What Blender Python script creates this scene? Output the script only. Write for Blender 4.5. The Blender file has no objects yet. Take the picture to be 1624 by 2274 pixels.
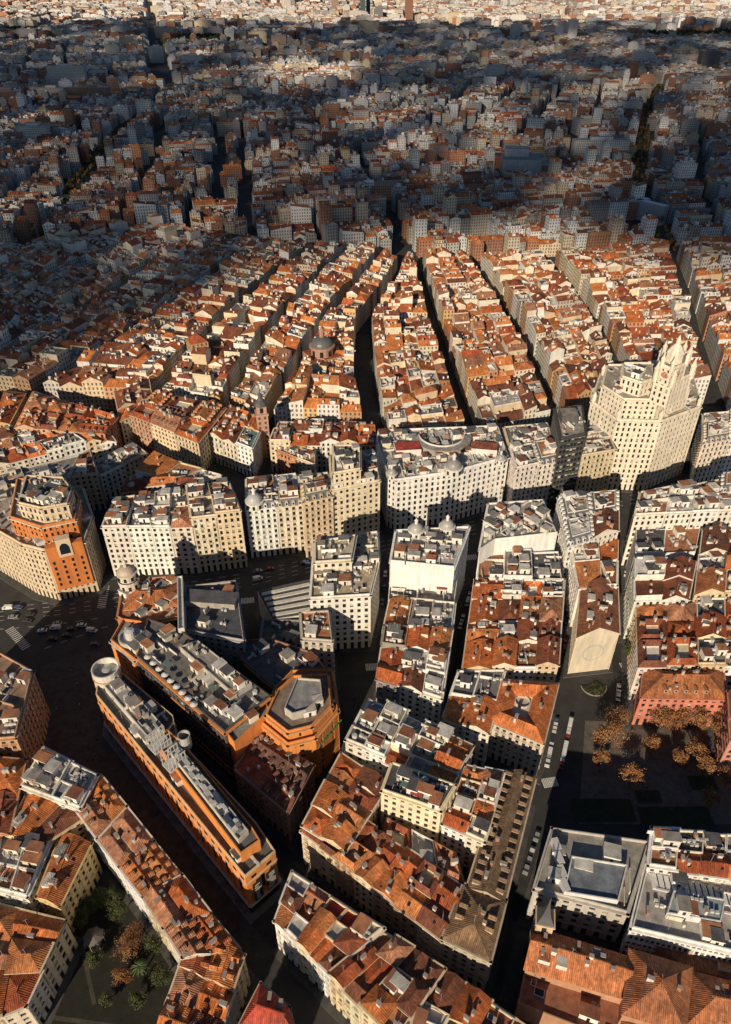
import bpy, math, random
import numpy as np
from mathutils import Vector
from mathutils import noise as mn
random.seed(11)
U=random.uniform; rnd=random.random; ch=random.choice
# ---- survey: plan position (x east, y north, metres) of a point sighted from the 250 m station onto a level plane z=h
TH=math.radians(36.7); FL=1634.0; CH=250.0
CT,ST=math.cos(TH),math.sin(TH)
def S(u,v,h=0.0):
    a=(u-812)/FL; b=(1137-v)/FL
    dy=CT+b*ST; dz=-ST+b*CT
    t=(CH-h)/(-dz)
    return (a*t,dy*t)
scene=bpy.context.scene
# ================= materials =================
PL,TI,FR,GL,WW,ME,LF=range(7)
def newmat(name):
    m=bpy.data.materials.new(name); m.use_nodes=True
    nt=m.node_tree; b=nt.nodes['Principled BSDF']
    return m,nt,b
def mth(nt,op,a,b=None,c=None):
    n=nt.nodes.new('ShaderNodeMath'); n.operation=op
    for i,x in enumerate((a,b,c)):
        if x is None: continue
        if isinstance(x,(int,float)): n.inputs[i].default_value=x
        else: nt.links.new(x,n.inputs[i])
    return n.outputs[0]
def mix(nt,fac,a,b,bt='MIX'):
    n=nt.nodes.new('ShaderNodeMix'); n.data_type='RGBA'; n.blend_type=bt
    for s,x in (('Factor',fac),('A',a),('B',b)):
        i=[q for q in n.inputs if q.name==s and (q.type=='VALUE' if s=='Factor' else q.type=='RGBA')][0]
        if isinstance(x,(int,float)): i.default_value=x
        elif isinstance(x,tuple): i.default_value=x
        else: nt.links.new(x,i)
    return [o for o in n.outputs if o.type=='RGBA'][0]
def noise(nt,scale,detail=4,vec=None,rough=.6):
    n=nt.nodes.new('ShaderNodeTexNoise'); n.inputs['Scale'].default_value=scale
    n.inputs['Detail'].default_value=detail; n.inputs['Roughness'].default_value=rough
    if vec is not None: nt.links.new(vec,n.inputs['Vector'])
    return n.outputs['Fac']
def remap(nt,x,a,b,c,d):
    n=nt.nodes.new('ShaderNodeMapRange'); nt.links.new(x,n.inputs[0])
    for i,v in enumerate((a,b,c,d)): n.inputs[i+1].default_value=v
    return n.outputs[0]
def posn(nt,sc=(1,1,1)):
    g=nt.nodes.new('ShaderNodeNewGeometry')
    v=nt.nodes.new('ShaderNodeVectorMath'); v.operation='MULTIPLY'
    nt.links.new(g.outputs['Position'],v.inputs[0]); v.inputs[1].default_value=sc
    return v.outputs[0]
def attr(nt):
    a=nt.nodes.new('ShaderNodeAttribute'); a.attribute_name='Tint'; return a.outputs['Color']
def scal(nt,col,f):
    v=nt.nodes.new('ShaderNodeVectorMath'); v.operation='SCALE'
    nt.links.new(col,v.inputs[0]); nt.links.new(f,v.inputs['Scale']); return v.outputs[0]
mats=[]
# plaster
m,nt,b=newmat('plaster_wall')
f1=noise(nt,1.0,4,posn(nt,(.5,.5,.12))); f2=noise(nt,.08,2,posn(nt))
f=mth(nt,'MULTIPLY',remap(nt,f1,.3,.7,.78,1.1),remap(nt,f2,.3,.7,.92,1.06))
nt.links.new(scal(nt,attr(nt),f),b.inputs['Base Color']); b.inputs['Roughness'].default_value=.9; mats.append(m)
# tile
m,nt,b=newmat('terracotta_tiles')
uv=nt.nodes.new('ShaderNodeUVMap'); 
vm=nt.nodes.new('ShaderNodeVectorMath'); vm.operation='MULTIPLY'; nt.links.new(uv.outputs[0],vm.inputs[0]); vm.inputs[1].default_value=(1.6,.35,1)
f1=noise(nt,1.0,3,vm.outputs[0]); f2=noise(nt,.18,3,posn(nt)); 
vo=nt.nodes.new('ShaderNodeTexVoronoi'); vo.inputs['Scale'].default_value=1.4; nt.links.new(uv.outputs[0],vo.inputs['Vector'])
sep=nt.nodes.new('ShaderNodeSeparateColor'); nt.links.new(vo.outputs['Color'],sep.inputs[0])
sx=nt.nodes.new('ShaderNodeSeparateXYZ'); nt.links.new(uv.outputs[0],sx.inputs[0])
st=mth(nt,'SINE',mth(nt,'MULTIPLY',sx.outputs[0],2*math.pi/.55))
f=mth(nt,'MULTIPLY',remap(nt,f1,.3,.7,.58,1.4),remap(nt,f2,.3,.7,.58,1.35))
f=mth(nt,'MULTIPLY',f,remap(nt,sep.outputs[0],0,1,.75,1.2))
f=mth(nt,'MULTIPLY',f,remap(nt,st,-1,1,.75,1.12))
c=scal(nt,attr(nt),f)
lich=remap(nt,noise(nt,.6,4,posn(nt)),.57,.72,0,.5)
c=mix(nt,lich,c,(.14,.085,.055,1))
nt.links.new(c,b.inputs['Base Color']); b.inputs['Roughness'].default_value=.85
bp=nt.nodes.new('ShaderNodeBump'); bp.inputs['Strength'].default_value=.5; bp.inputs['Distance'].default_value=.08
nt.links.new(st,bp.inputs['Height']); nt.links.new(bp.outputs[0],b.inputs['Normal']); mats.append(m)
# flat roof
m,nt,b=newmat('flat_roof_membrane')
f1=noise(nt,.35,5,posn(nt)); f2=noise(nt,2.5,3,posn(nt))
f=mth(nt,'MULTIPLY',remap(nt,f1,.3,.7,.55,1.2),remap(nt,f2,.3,.7,.85,1.1))
nt.links.new(scal(nt,attr(nt),f),b.inputs['Base Color']); b.inputs['Roughness'].default_value=.9; mats.append(m)
# glass
m,nt,b=newmat('window_glass')
b.inputs['Base Color'].default_value=(.018,.022,.028,1); b.inputs['Roughness'].default_value=.18; mats.append(m)
# wall with windows for the farther quarters
m,nt,b=newmat('wall_with_windows')
uv=nt.nodes.new('ShaderNodeUVMap'); sx=nt.nodes.new('ShaderNodeSeparateXYZ'); nt.links.new(uv.outputs[0],sx.inputs[0])
fx=mth(nt,'FRACT',mth(nt,'DIVIDE',sx.outputs[0],2.9)); fy=mth(nt,'FRACT',mth(nt,'DIVIDE',sx.outputs[1],3.3))
wx=mth(nt,'MULTIPLY',mth(nt,'GREATER_THAN',fx,.3),mth(nt,'LESS_THAN',fx,.7))
wy=mth(nt,'MULTIPLY',mth(nt,'GREATER_THAN',fy,.22),mth(nt,'LESS_THAN',fy,.8))
w=mth(nt,'MULTIPLY',wx,wy)
c=scal(nt,attr(nt),remap(nt,noise(nt,.5,4,posn(nt,(1,1,.3))),.3,.7,.75,1.08))
c=mix(nt,mth(nt,'MULTIPLY',w,.85),c,(.03,.03,.035,1))
nt.links.new(c,b.inputs['Base Color']); b.inputs['Roughness'].default_value=.85; mats.append(m)
# metal / paint
m,nt,b=newmat('painted_metal')
nt.links.new(scal(nt,attr(nt),remap(nt,noise(nt,1.5,3,posn(nt)),.3,.7,.8,1.1)),b.inputs['Base Color'])
b.inputs['Roughness'].default_value=.45; mats.append(m)
# leaves
m,nt,b=newmat('foliage')
nt.links.new(attr(nt),b.inputs['Base Color']); b.inputs['Roughness'].default_value=.8; mats.append(m)
# ================= mesh builder =================
class MB:
    def __init__(s): s.v=[];s.n=[];s.m=[];s.c=[];s.uv=[]
    def face(s,pts,m,c,uv=None):
        s.v.extend(pts); s.n.append(len(pts)); s.m.append(m); s.c.append(c)
        s.uv.extend(uv if uv else [(p[0],p[1]) for p in pts])
    def obj(s,name,origin=True,parent=None):
        if not s.n: return None
        V=np.array(s.v,dtype=np.float64); o=np.zeros(3)
        if origin:
            o=np.array([V[:,0].mean(),V[:,1].mean(),0.0]); V=V-o
        me=bpy.data.meshes.new(name)
        nv=len(V); nf=len(s.n); cnt=np.array(s.n,dtype=np.int32)
        st=np.concatenate(([0],np.cumsum(cnt)[:-1])).astype(np.int32)
        me.vertices.add(nv); me.vertices.foreach_set('co',V.astype(np.float32).ravel())
        me.loops.add(nv); me.loops.foreach_set('vertex_index',np.arange(nv,dtype=np.int32))
        me.polygons.add(nf); me.polygons.foreach_set('loop_start',st)
        try: me.polygons.foreach_set('loop_total',cnt)
        except Exception: pass
        for mm in mats: me.materials.append(mm)
        me.polygons.foreach_set('material_index',np.array(s.m,dtype=np.int32))
        me.update(calc_edges=True)
        ul=me.uv_layers.new(name='UVMap'); ul.data.foreach_set('uv',np.array(s.uv,dtype=np.float32).ravel())
        ca=me.color_attributes.new('Tint','FLOAT_COLOR','CORNER')
        C=np.repeat(np.array([(c[0],c[1],c[2],1.0) for c in s.c],dtype=np.float32),cnt,axis=0)
        ca.data.foreach_set('color',C.ravel())
        ob=bpy.data.objects.new(name,me); ob.location=o.tolist()
        scene.collection.objects.link(ob)
        if parent: ob.parent=parent
        return ob
def area(p): return .5*sum(p[i][0]*p[(i+1)%len(p)][1]-p[(i+1)%len(p)][0]*p[i][1] for i in range(len(p)))
def ccw(p): return list(p) if area(p)>0 else list(reversed(p))
def unit(a,b):
    dx,dy=b[0]-a[0],b[1]-a[1]; L=math.hypot(dx,dy) or 1e-6
    return dx/L,dy/L,L
def offset(p,d):
    n=len(p); out=[]
    for i in range(n):
        a,b,c=p[i-1],p[i],p[(i+1)%n]
        t1=unit(a,b); t2=unit(b,c)
        n1=(t1[1],-t1[0]); n2=(t2[1],-t2[0])
        k=1+n1[0]*n2[0]+n1[1]*n2[1]; k=max(k,.35)
        out.append((b[0]+d*(n1[0]+n2[0])/k,b[1]+d*(n1[1]+n2[1])/k))
    return out
def inside(p,x,y):
    r=False; n=len(p); j=n-1
    for i in range(n):
        if (p[i][1]>y)!=(p[j][1]>y) and x<(p[j][0]-p[i][0])*(y-p[i][1])/(p[j][1]-p[i][1])+p[i][0]: r=not r
        j=i
    return r
def bil(q,s,t):
    a,b,c,d=q
    return tuple((1-s)*(1-t)*a[k]+s*(1-t)*b[k]+s*t*c[k]+(1-s)*t*d[k] for k in (0,1))
def jit(c,a=.12):
    k=U(1-a,1+a); return (c[0]*k*U(.96,1.04),c[1]*k,c[2]*k*U(.95,1.05))
def wall(mb,p,q,z0,z1,m,c,z0b=None):
    L=math.hypot(q[0]-p[0],q[1]-p[1])
    if m==WW: L=max(1,round(L/2.9))*2.9
    mb.face([(p[0],p[1],z0),(q[0],q[1],z0),(q[0],q[1],z1),(p[0],p[1],z1)],m,c,[(0,-(z1-z0)),(L,-(z1-z0)),(L,0),(0,0)])
def prism(mb,poly,z0,z1,m,c,mt=None,ct=None):
    n=len(poly)
    for i in range(n): wall(mb,poly[i],poly[(i+1)%n],z0,z1,m,c)
    mb.face([(x,y,z1) for x,y in poly],m if mt is None else mt,c if ct is None else ct)
def box(mb,x,y,ang,w,d,z0,z1,m,c,mt=None,ct=None):
    ca,sa=math.cos(ang),math.sin(ang)
    P=[(x+ca*i*w/2-sa*j*d/2,y+sa*i*w/2+ca*j*d/2) for i,j in ((-1,-1),(1,-1),(1,1),(-1,1))]
    prism(mb,P,z0,z1,m,c,mt,ct)
def lathe(mb,x,y,prof,n,m,c,a0=0,a1=2*math.pi):
    for k in range(n):
        t0=a0+(a1-a0)*k/n; t1=a0+(a1-a0)*(k+1)/n
        for (r0,z0),(r1,z1) in zip(prof[:-1],prof[1:]):
            P=[(x+r0*math.cos(t0),y+r0*math.sin(t0),z0),(x+r0*math.cos(t1),y+r0*math.sin(t1),z0),(x+r1*math.cos(t1),y+r1*math.sin(t1),z1),(x+r1*math.cos(t0),y+r1*math.sin(t0),z1)]
            if r1<1e-4: P=P[:3]
            elif r0<1e-4: P=[P[0],P[2],P[3]]
            mb.face(P,m,c)
# palettes
WHITE=[(.79,.77,.72),(.81,.80,.76),(.74,.70,.63),(.72,.66,.55)]
CREAM=[(.70,.58,.40),(.72,.63,.47),(.66,.53,.35),(.75,.67,.53)]
WALLS=WHITE*2+CREAM+[(.55,.33,.19),(.52,.25,.14),(.64,.43,.22),(.45,.42,.38)]
TILES=[(.50,.135,.038),(.58,.175,.048),(.38,.09,.03),(.54,.20,.07),(.27,.08,.038),(.64,.22,.062),(.20,.07,.038),(.44,.20,.11)]
FLATS=[(.30,.28,.26),(.5,.48,.45),(.36,.16,.09),(.2,.2,.2),(.46,.2,.10),(.68,.66,.61),(.11,.11,.12),(.26,.1,.055)]
DARK=(.05,.05,.055)
# ================= facade with real reveals =================
def facade(mb,p,q,z0,z1,c,bay=3.0,balc=None,corn=True,trim=None,wr=.55,gf=4.6):
    tx,ty,L=unit(p,q); nx,ny=ty,-tx
    if L<2.2 or z1-z0<4: wall(mb,p,q,z0,z1,PL,c); return
    def P(s,o,z): return (p[0]+tx*s+nx*o,p[1]+ty*s+ny*o,z)
    wall(mb,p,q,z0,z1,GL,DARK)
    if z0>1 or z1-z0<9: gf=0
    nf=max(1,round((z1-z0-gf)/3.35)); fh=(z1-z0-gf)/nf
    nb=max(1,round(L/bay)); bw=L/nb; pw=bw*wr
    trim=trim or c
    for i in range(nb+1):
        a=i*bw-pw/2; b=i*bw+pw/2
        if i==0: a=-.30
        if i==nb: b=L+.30
        o=.32
        mb.face([P(a,o,z0),P(b,o,z0),P(b,o,z1),P(a,o,z1)],PL,c)
        mb.face([P(a,0,z0),P(a,o,z0),P(a,o,z1),P(a,0,z1)],PL,c)
        mb.face([P(b,o,z0),P(b,0,z0),P(b,0,z1),P(b,o,z1)],PL,c)
    if balc is None: balc=ch((0,0,1,2))
    for f in range(nf+1):
        z=z0+gf+f*fh; za=z-.55; zb=z+.75
        if f==0 and gf==0: za=z
        if f==nf: zb=z1; 
        if za>=zb: continue
        o=.27
        mb.face([P(0,o,za),P(L,o,za),P(L,o,zb),P(0,o,zb)],PL,trim if f in (0,nf) else c)
        mb.face([P(0,o,zb),P(L,o,zb),P(L,0,zb),P(0,0,zb)],PL,c)
        if f in (0,nf) or rnd()<.15:   # string course
            mb.face([P(-.3,.55,z-.25),P(L+.3,.55,z-.25),P(L+.3,.55,z+.02),P(-.3,.55,z+.02)],PL,trim)
            mb.face([P(-.3,.55,z+.02),P(L+.3,.55,z+.02),P(L+.3,.3,z+.02),P(-.3,.3,z+.02)],PL,trim)
        if f<nf:
            for i in range(nb):
                sm=(i+.5)*bw; hw=(bw-pw)/2
                if rnd()<.4:
                    k=U(.25,.95); zt=z+fh-.55
                    bc=ch(((.6,.58,.52),(.5,.42,.3),(.35,.33,.3),(.25,.3,.25)))
                    mb.face([P(sm-hw,.05,zt-(fh-1.3)*k),P(sm+hw,.05,zt-(fh-1.3)*k),P(sm+hw,.05,zt),P(sm-hw,.05,zt)],PL,bc)
                if balc==1 or (balc==2 and i%2==f%2):
                    a=sm-hw-.25; b=sm+hw+.25; o2=.85
                    mb.face([P(a,o2,z-.1),P(b,o2,z-.1),P(b,o2,z+.08),P(a,o2,z+.08)],PL,trim)
                    mb.face([P(a,o2,z+.08),P(b,o2,z+.08),P(b,.3,z+.08),P(a,.3,z+.08)],PL,trim)
                    mb.face([P(a,o2,z+.95),P(b,o2,z+.95),P(b,o2,z+1.08),P(a,o2,z+1.08)],ME,DARK)
                    for kk in range(4):
                        s0=a+(b-a-.06)*kk/3
                        mb.face([P(s0,o2-.01,z+.08),P(s0+.06,o2-.01,z+.08),P(s0+.06,o2-.01,z+.95),P(s0,o2-.01,z+.95)],ME,DARK)
    if corn:
        o=.85; a,b=-.8,L+.8
        mb.face([P(a,o,z1-.45),P(b,o,z1-.45),P(b,o,z1+.12),P(a,o,z1+.12)],PL,trim)
        mb.face([P(a,o,z1+.12),P(b,o,z1+.12),P(b,-.05,z1+.12),P(a,-.05,z1+.12)],PL,trim)
        mb.face([P(a,.3,z1-.45),P(b,.3,z1-.45),P(b,o,z1-.45),P(a,o,z1-.45)],PL,trim)
# ================= roof furniture =================
def chimney(mb,x,y,ang,z,k=1.0):
    c=ch(((.66,.62,.56),(.42,.2,.12),(.5,.45,.38)))
    w=U(.6,.9)*k; d=U(.6,2.2)*k; h=U(1.2,2.2)
    box(mb,x,y,ang,w,d,z-.6,z+h,PL,c); box(mb,x,y,ang,w+.3,d+.3,z+h+.003,z+h+.15,PL,(.35,.3,.27))
def antenna(mb,x,y,z):
    h=U(2.5,5); box(mb,x,y,0,.08,.08,z,z+h,ME,(.4,.4,.4)); box(mb,x,y,U(0,3),1.2,.06,z+h-.3,z+h-.2,ME,(.4,.4,.4))
def item(mb,x,y,ang,z,big=True):
    r=rnd()
    if r<.16 and big:
        w,d,h=U(3,5.5),U(2.8,5),U(2.5,3.4); c=jit(ch(WHITE))
        rc=ch(FLATS)
        box(mb,x,y,ang,w,d,z,z+h,PL,c,FR,rc); box(mb,x,y,ang,w+.4,d+.4,z+h-.25,z+h+.05,PL,c,FR,rc)
        ca,sa=math.cos(ang),math.sin(ang)
        box(mb,x+sa*(d/2+.03),y-ca*(d/2+.03),ang,.9,.08,z,z+2.1,GL,DARK)
    elif r<.42:
        for k in range(random.randint(1,3)):
            box(mb,x+k*1.5*math.cos(ang),y+k*1.5*math.sin(ang),ang,1.1,.8,z+.2,z+U(1,1.4),ME,ch(((.55,.55,.54),(.4,.4,.39),(.65,.64,.6))))
    elif r<.6: chimney(mb,x,y,ang,z)
    elif r<.68:
        w,d=U(1.5,3.5),U(1.5,3); box(mb,x,y,ang,w,d,z,z+.5,PL,(.6,.6,.58)); box(mb,x,y,ang,w-.4,d-.4,z+.5,z+.62,GL,DARK)
    elif r<.76: antenna(mb,x,y,z)
    elif r<.88:  # low terrace wall
        L=U(3,8); box(mb,x,y,ang+ch((0,math.pi/2)),L,.25,z,z+U(1,2.2),PL,jit(ch(WHITE)))
    elif r<.905:  # awning
        w,d=U(2,4),U(1.6,2.6); c=ch(((.4,.08,.05),(.7,.68,.6),(.62,.55,.42),(.5,.3,.14),(.14,.24,.2)))
        box(mb,x,y,ang,w,d,z+2.3,z+2.38,ME,c)
        for i,j in ((-1,-1),(1,-1),(1,1),(-1,1)):
            ca,sa=math.cos(ang),math.sin(ang); X=x+ca*i*(w/2-.1)-sa*j*(d/2-.1); Y=y+sa*i*(w/2-.1)+ca*j*(d/2-.1)
            box(mb,X,Y,ang,.08,.08,z,z+2.3,ME,(.4,.4,.4))
    elif r<.95:  # water tank
        lathe(mb,x,y,[(1,z),(1,z+1.6),(.9,z+1.8),(0,z+1.85)],10,ME,(.55,.56,.58))
    else:
        L=U(3,6); box(mb,x,y,ang,L,.6,z+.3,z+1.0,ME,(.6,.6,.6))
def clutter(mb,poly,z,dens=1.0,big=True):
    A=abs(area(poly)); n=int(A/16*dens); 
    ins=offset(poly,-1.8)
    if area(ins)<4: return
    xs=[p[0] for p in ins]; ys=[p[1] for p in ins]
    tx,ty,_=unit(poly[0],poly[1]); ang=math.atan2(ty,tx)
    for _ in range(n):
        for k in range(6):
            x,y=U(min(xs),max(xs)),U(min(ys),max(ys))
            if inside(ins,x,y): item(mb,x,y,ang,z,big); break
def flatroof(mb,poly,z,rc,wc,par=1.0,dens=1.0,big=True):
    mb.face([(x,y,z) for x,y in poly],FR,rc)
    inn=offset(poly,-.35); n=len(poly)
    for i in range(n):
        j=(i+1)%n
        wall(mb,poly[i],poly[j],z,z+par,PL,wc); wall(mb,inn[j],inn[i],z,z+par,PL,wc)
        mb.face([(*poly[i],z+par),(*poly[j],z+par),(*inn[j],z+par),(*inn[i],z+par)],PL,wc)
    if dens: clutter(mb,poly,z,dens,big)
def slope(mb,pts,c,m=TI):
    a,b=pts[0],pts[1]; e=Vector(b)-Vector(a); L=e.length or 1; e/=L
    uv=[]
    for p in pts:
        w=Vector(p)-Vector(a); u=w.dot(e); uv.append((u,(w-e*u).length))
    mb.face(pts,m,c,uv)
def roofdetail(mb,q,z,rise,c,dens=1,dorm=False,m=TI):
    a,b=q[0],q[1]; tx,ty,L=unit(a,b); ang=math.atan2(ty,tx); D=unit(q[1],q[2])[2]
    def R(s,t,e=0): x,y=bil(q,s,t); return (x,y,z+rise*(1-abs(2*t-1))+e)
    r0,r1=R(0.02,.5),R(.98,.5)
    box(mb,(r0[0]+r1[0])/2,(r0[1]+r1[1])/2,math.atan2(r1[1]-r0[1],r1[0]-r0[0]),L*.96,.35,z+rise-.1,z+rise+.12,TI,(c[0]*1.15,c[1]*1.2,c[2]*1.2))
    for _ in range(int(L*D/45*dens)+(1 if rnd()<.6 else 0)):
        x,y,zz=R(U(.06,.94),U(.15,.85)); chimney(mb,x,y,ang+ch((0,math.pi/2)),zz)
    for _ in range(int(L*D/50*dens)):
        s,t=U(.08,.9),ch((U(.15,.35),U(.65,.85))); ds=.9/L; dt=1.2/D
        mb.face([R(s-ds/2,t-dt/2,.12),R(s+ds/2,t-dt/2,.12),R(s+ds/2,t+dt/2,.12),R(s-ds/2,t+dt/2,.12)],GL,DARK)
    if rnd()<.3*dens: x,y,zz=R(U(.1,.9),.5); antenna(mb,x,y,zz)
    # raised attics
    if not dorm and L>7 and D>9:
        for _ in range(int(L*D/120)+(rnd()<.5)):
            x,y,zz=R(U(.15,.85),ch((.27,.73))); w,d=U(2.5,4.5),U(2.2,3.2); wc=jit(ch(WHITE))
            box(mb,x,y,ang,w,d,zz-1.5,zz+U(.9,1.6),PL,wc,ch((FR,TI)),ch((c,(.3,.28,.26),(.6,.58,.54))))
    if dorm:
        n=max(1,int(L/3.4))
        for side in (0,1):
            for i in range(n):
                s=(i+.5)/n; t=.17 if side==0 else .83
                x,y,zz=R(s,t); h=1.5
                dd=min(2.4,D*.25)
                box(mb,x,y,ang,1.3,dd,zz-1.0,zz+h*.8,PL,(.5,.42,.33),m,c)
                f=1 if side==0 else -1
                nx,ny=math.sin(ang)*f,-math.cos(ang)*f
                box(mb,x+nx*(dd/2+.02),y+ny*(dd/2+.02),ang,.8,.06,zz-.2,zz+.9,GL,DARK)
                ca,sa=math.cos(ang),math.sin(ang)
                def Q(i_,j_,z_): return (x+ca*i_-sa*j_,y+sa*i_+ca*j_,z_)
                zt=zz+h*.8+.01
                slope(mb,[Q(-.85,-dd/2-.2,zt),Q(-.85,dd/2,zt),Q(0,dd/2,zt+.6),Q(0,-dd/2-.2,zt+.6)],c,m)
                slope(mb,[Q(.85,dd/2,zt),Q(.85,-dd/2-.2,zt),Q(0,-dd/2-.2,zt+.6),Q(0,dd/2,zt+.6)],c,m)
def eaves(mb,q,z,wc,o=.6):
    e=offset(q,o); n=len(e)
    for i in range(n): wall(mb,e[i],e[(i+1)%n],z-.35,z,PL,wc)
    mb.face([(x,y,z-.35) for x,y in reversed(e)],PL,wc)
    return e
def gable(mb,q,z,rise,c,wc,axis=0,det=2,dorm=False,m=TI):
    if axis: q=q[1:]+q[:1]
    e=eaves(mb,q,z,wc) if det==2 else q
    a,b,cc,d=[(x,y,z) for x,y in e]
    m0=((a[0]+d[0])/2,(a[1]+d[1])/2,z+rise); m1=((b[0]+cc[0])/2,(b[1]+cc[1])/2,z+rise)
    slope(mb,[a,b,m1,m0],jit(c,.05),m); slope(mb,[cc,d,m0,m1],jit(c,.05),m)
    mb.face([b,cc,m1],PL,wc); mb.face([d,a,m0],PL,wc)
    if det==2: roofdetail(mb,q,z,rise,c,1,dorm,m)
    else:
        tx,ty,L=unit(q[0],q[1]); ang=math.atan2(ty,tx)
        for _ in range(random.randint(1,3)):
            s,t=U(.1,.9),U(.15,.85); x,y=bil(q,s,t); zz=z+rise*(1-abs(2*t-1)); k=U(.8,1.2)
            box(mb,x,y,ang,.8*k,U(.7,2),zz-.5,zz+1.6,PL,ch(WALLS))
        if rnd()<.45:
            s,t=U(.25,.75),ch((.25,.75)); x,y=bil(q,s,t); zz=z+rise*(1-abs(2*t-1))
            box(mb,x,y,ang,U(2,4.5),U(2,4),zz-1,zz+U(1.2,2.2),PL,ch(WHITE),ch((TI,FR)),ch((c,(.6,.58,.54),(.2,.2,.2))))
def hip(mb,q,z,rise,c,wc,axis=0,det=2,dorm=False,m=TI):
    if axis: q=q[1:]+q[:1]
    e=eaves(mb,q,z,wc) if det==2 else q
    L=unit(e[0],e[1])[2]; D=unit(e[1],e[2])[2]; k=min(.48,.5*D/L)
    a,b,cc,d=[(x,y,z) for x,y in e]
    x,y=bil(e,k,.5); m0=(x,y,z+rise); x,y=bil(e,1-k,.5); m1=(x,y,z+rise)
    slope(mb,[a,b,m1,m0],jit(c,.05),m); slope(mb,[cc,d,m0,m1],jit(c,.05),m); slope(mb,[b,cc,m1],c,m); slope(mb,[d,a,m0],c,m)
    if det==2:
        qi=[bil(q,k*.8,0),bil(q,1-k*.8,0),bil(q,1-k*.8,1),bil(q,k*.8,1)]
        roofdetail(mb,qi,z,rise,c,1,dorm,m)
def ring(mb,q,z,rise,c,wc,det=2,m=TI,wmin=.3):
    e=eaves(mb,q,z,wc) if det==2 else q
    L=min(unit(e[i],e[(i+1)%4])[2] for i in range(4)); d=L*wmin
    r=offset(e,-d/2); i_=offset(e,-d)
    for k in range(4):
        j=(k+1)%4
        slope(mb,[(*e[k],z),(*e[j],z),(*r[j],z+rise),(*r[k],z+rise)],jit(c,.05),m)
        slope(mb,[(*i_[j],z+.3),(*i_[k],z+.3),(*r[k],z+rise),(*r[j],z+rise)],jit(c,.05),m)
        wall(mb,i_[j],i_[k],z-10,z+.3,WW,wc)
        tx,ty,LL=unit(r[k],r[j]); ang=math.atan2(ty,tx)
        for _ in range(int(LL/6)):
            s=rnd(); x=r[k][0]*(1-s)+r[j][0]*s+U(-1,1); y=r[k][1]*(1-s)+r[j][1]*s+U(-1,1)
            chimney(mb,x,y,ang,z+rise-.5)
    mb.face([(x,y,z-10) for x,y in i_],FR,(.3,.28,.25))
def parcel(mb,q,h,rt,wc,rc,sides=(1,1,1,1),det=2,dens=1.0,bay=3.0,z0=0,dorm=False,balc=None,par=1.0,rise=None,m=TI):
    for i in range(4):
        a,b=q[i],q[(i+1)%4]
        if sides[i]:
            if det==2: facade(mb,a,b,z0,h,wc,bay,balc)
            else: wall(mb,a,b,z0,h,WW,wc)
        else: wall(mb,a,b,z0,h,PL,jit(ch(WHITE+CREAM),.08) if det==1 else jit(wc,.05))
    L=unit(q[0],q[1])[2]; D=unit(q[1],q[2])[2]
    ax=0 if L>=D else 1
    rs=rise or min(L,D)*U(.2,.27)
    if rt=='gable0': gable(mb,q,h,rise or min(5.5,D*U(.2,.26)),rc,wc,0,det,dorm,m)
    elif rt=='gable1': gable(mb,q,h,rise or min(5.5,L*U(.2,.26)),rc,wc,1,det,dorm,m)
    elif rt=='gable': gable(mb,q,h,rs,rc,wc,ax,det,dorm,m)
    elif rt=='hip': hip(mb,q,h,rs,rc,wc,ax,det,dorm,m)
    elif rt=='ring': ring(mb,q,h,2.2,rc,wc,det,m)
    elif rt=='shed':
        k=random.randint(0,3); p=q[k:]+q[:k]; r=min(L,D)*.25
        slope(mb,[(*p[0],h),(*p[1],h),(*p[2],h+r),(*p[3],h+r)],rc,m)
        mb.face([(*p[1],h),(*p[2],h),(*p[2],h+r)],PL,wc); mb.face([(*p[0],h),(*p[3],h+r),(*p[3],h)],PL,wc)
        wall(mb,p[2],p[3],h,h+r,PL,wc)
        for _ in range(2):
            s,t=U(.1,.9),U(.1,.9); x,y=bil(p,s,t); box(mb,x,y,0,.9,.9,h+r*t-.3,h+r*t+1.5,PL,ch(WALLS))
    elif rt=='mansard':
        e=offset(q,.3); i_=offset(q,-1.8); c=rc
        for k in range(4):
            j=(k+1)%4
            slope(mb,[(*e[k],h+.13),(*e[j],h+.13),(*i_[j],h+3.4),(*i_[k],h+3.4)],c,ME)
            tx,ty,LL=unit(q[k],q[j]); n=max(1,int(LL/3.2))
            for a in range(n):
                s=(a+.5)*LL/n; x=q[k][0]+tx*s-ty*.5; y=q[k][1]+ty*s+tx*.5; ang=math.atan2(ty,tx)
                box(mb,x,y,ang,1.5,1.8,h+.2,h+2.5,PL,wc); box(mb,x+ty*.93,y-tx*.93,ang,.9,.06,h+.7,h+2.1,GL,DARK)
        flatroof(mb,i_,h+3.4,ch(FLATS),wc,.5,dens)
    else:
        flatroof(mb,q,h,jit(rc if rt=='flat' else ch(FLATS)),wc,par,dens*(1 if det==2 else .8),True)
pav_n=[0]
PAVC=(.085,.082,.08)
def pavement(poly,d=2.6,col=PAVC,name='pavement'):
    mb=MB(); pav_n[0]+=1; z=.11+.004*(pav_n[0]%14)
    prism(mb,offset(ccw(poly),d),0,z,PL,(.25,.24,.23),FR,col); mb.obj(name)
def quadpx(px,h):
    q=[S(u,v,h) for u,v in px]; sw=area(q)<0
    if sw: q=[q[0],q[3],q[2],q[1]]
    return q,sw
def splits(n,j=.2):
    w=[U(1-j,1+j) for _ in range(n)]; t=sum(w); o=[0]
    for x in w: o.append(o[-1]+x/t)
    o[-1]=1.0
    return o
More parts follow.
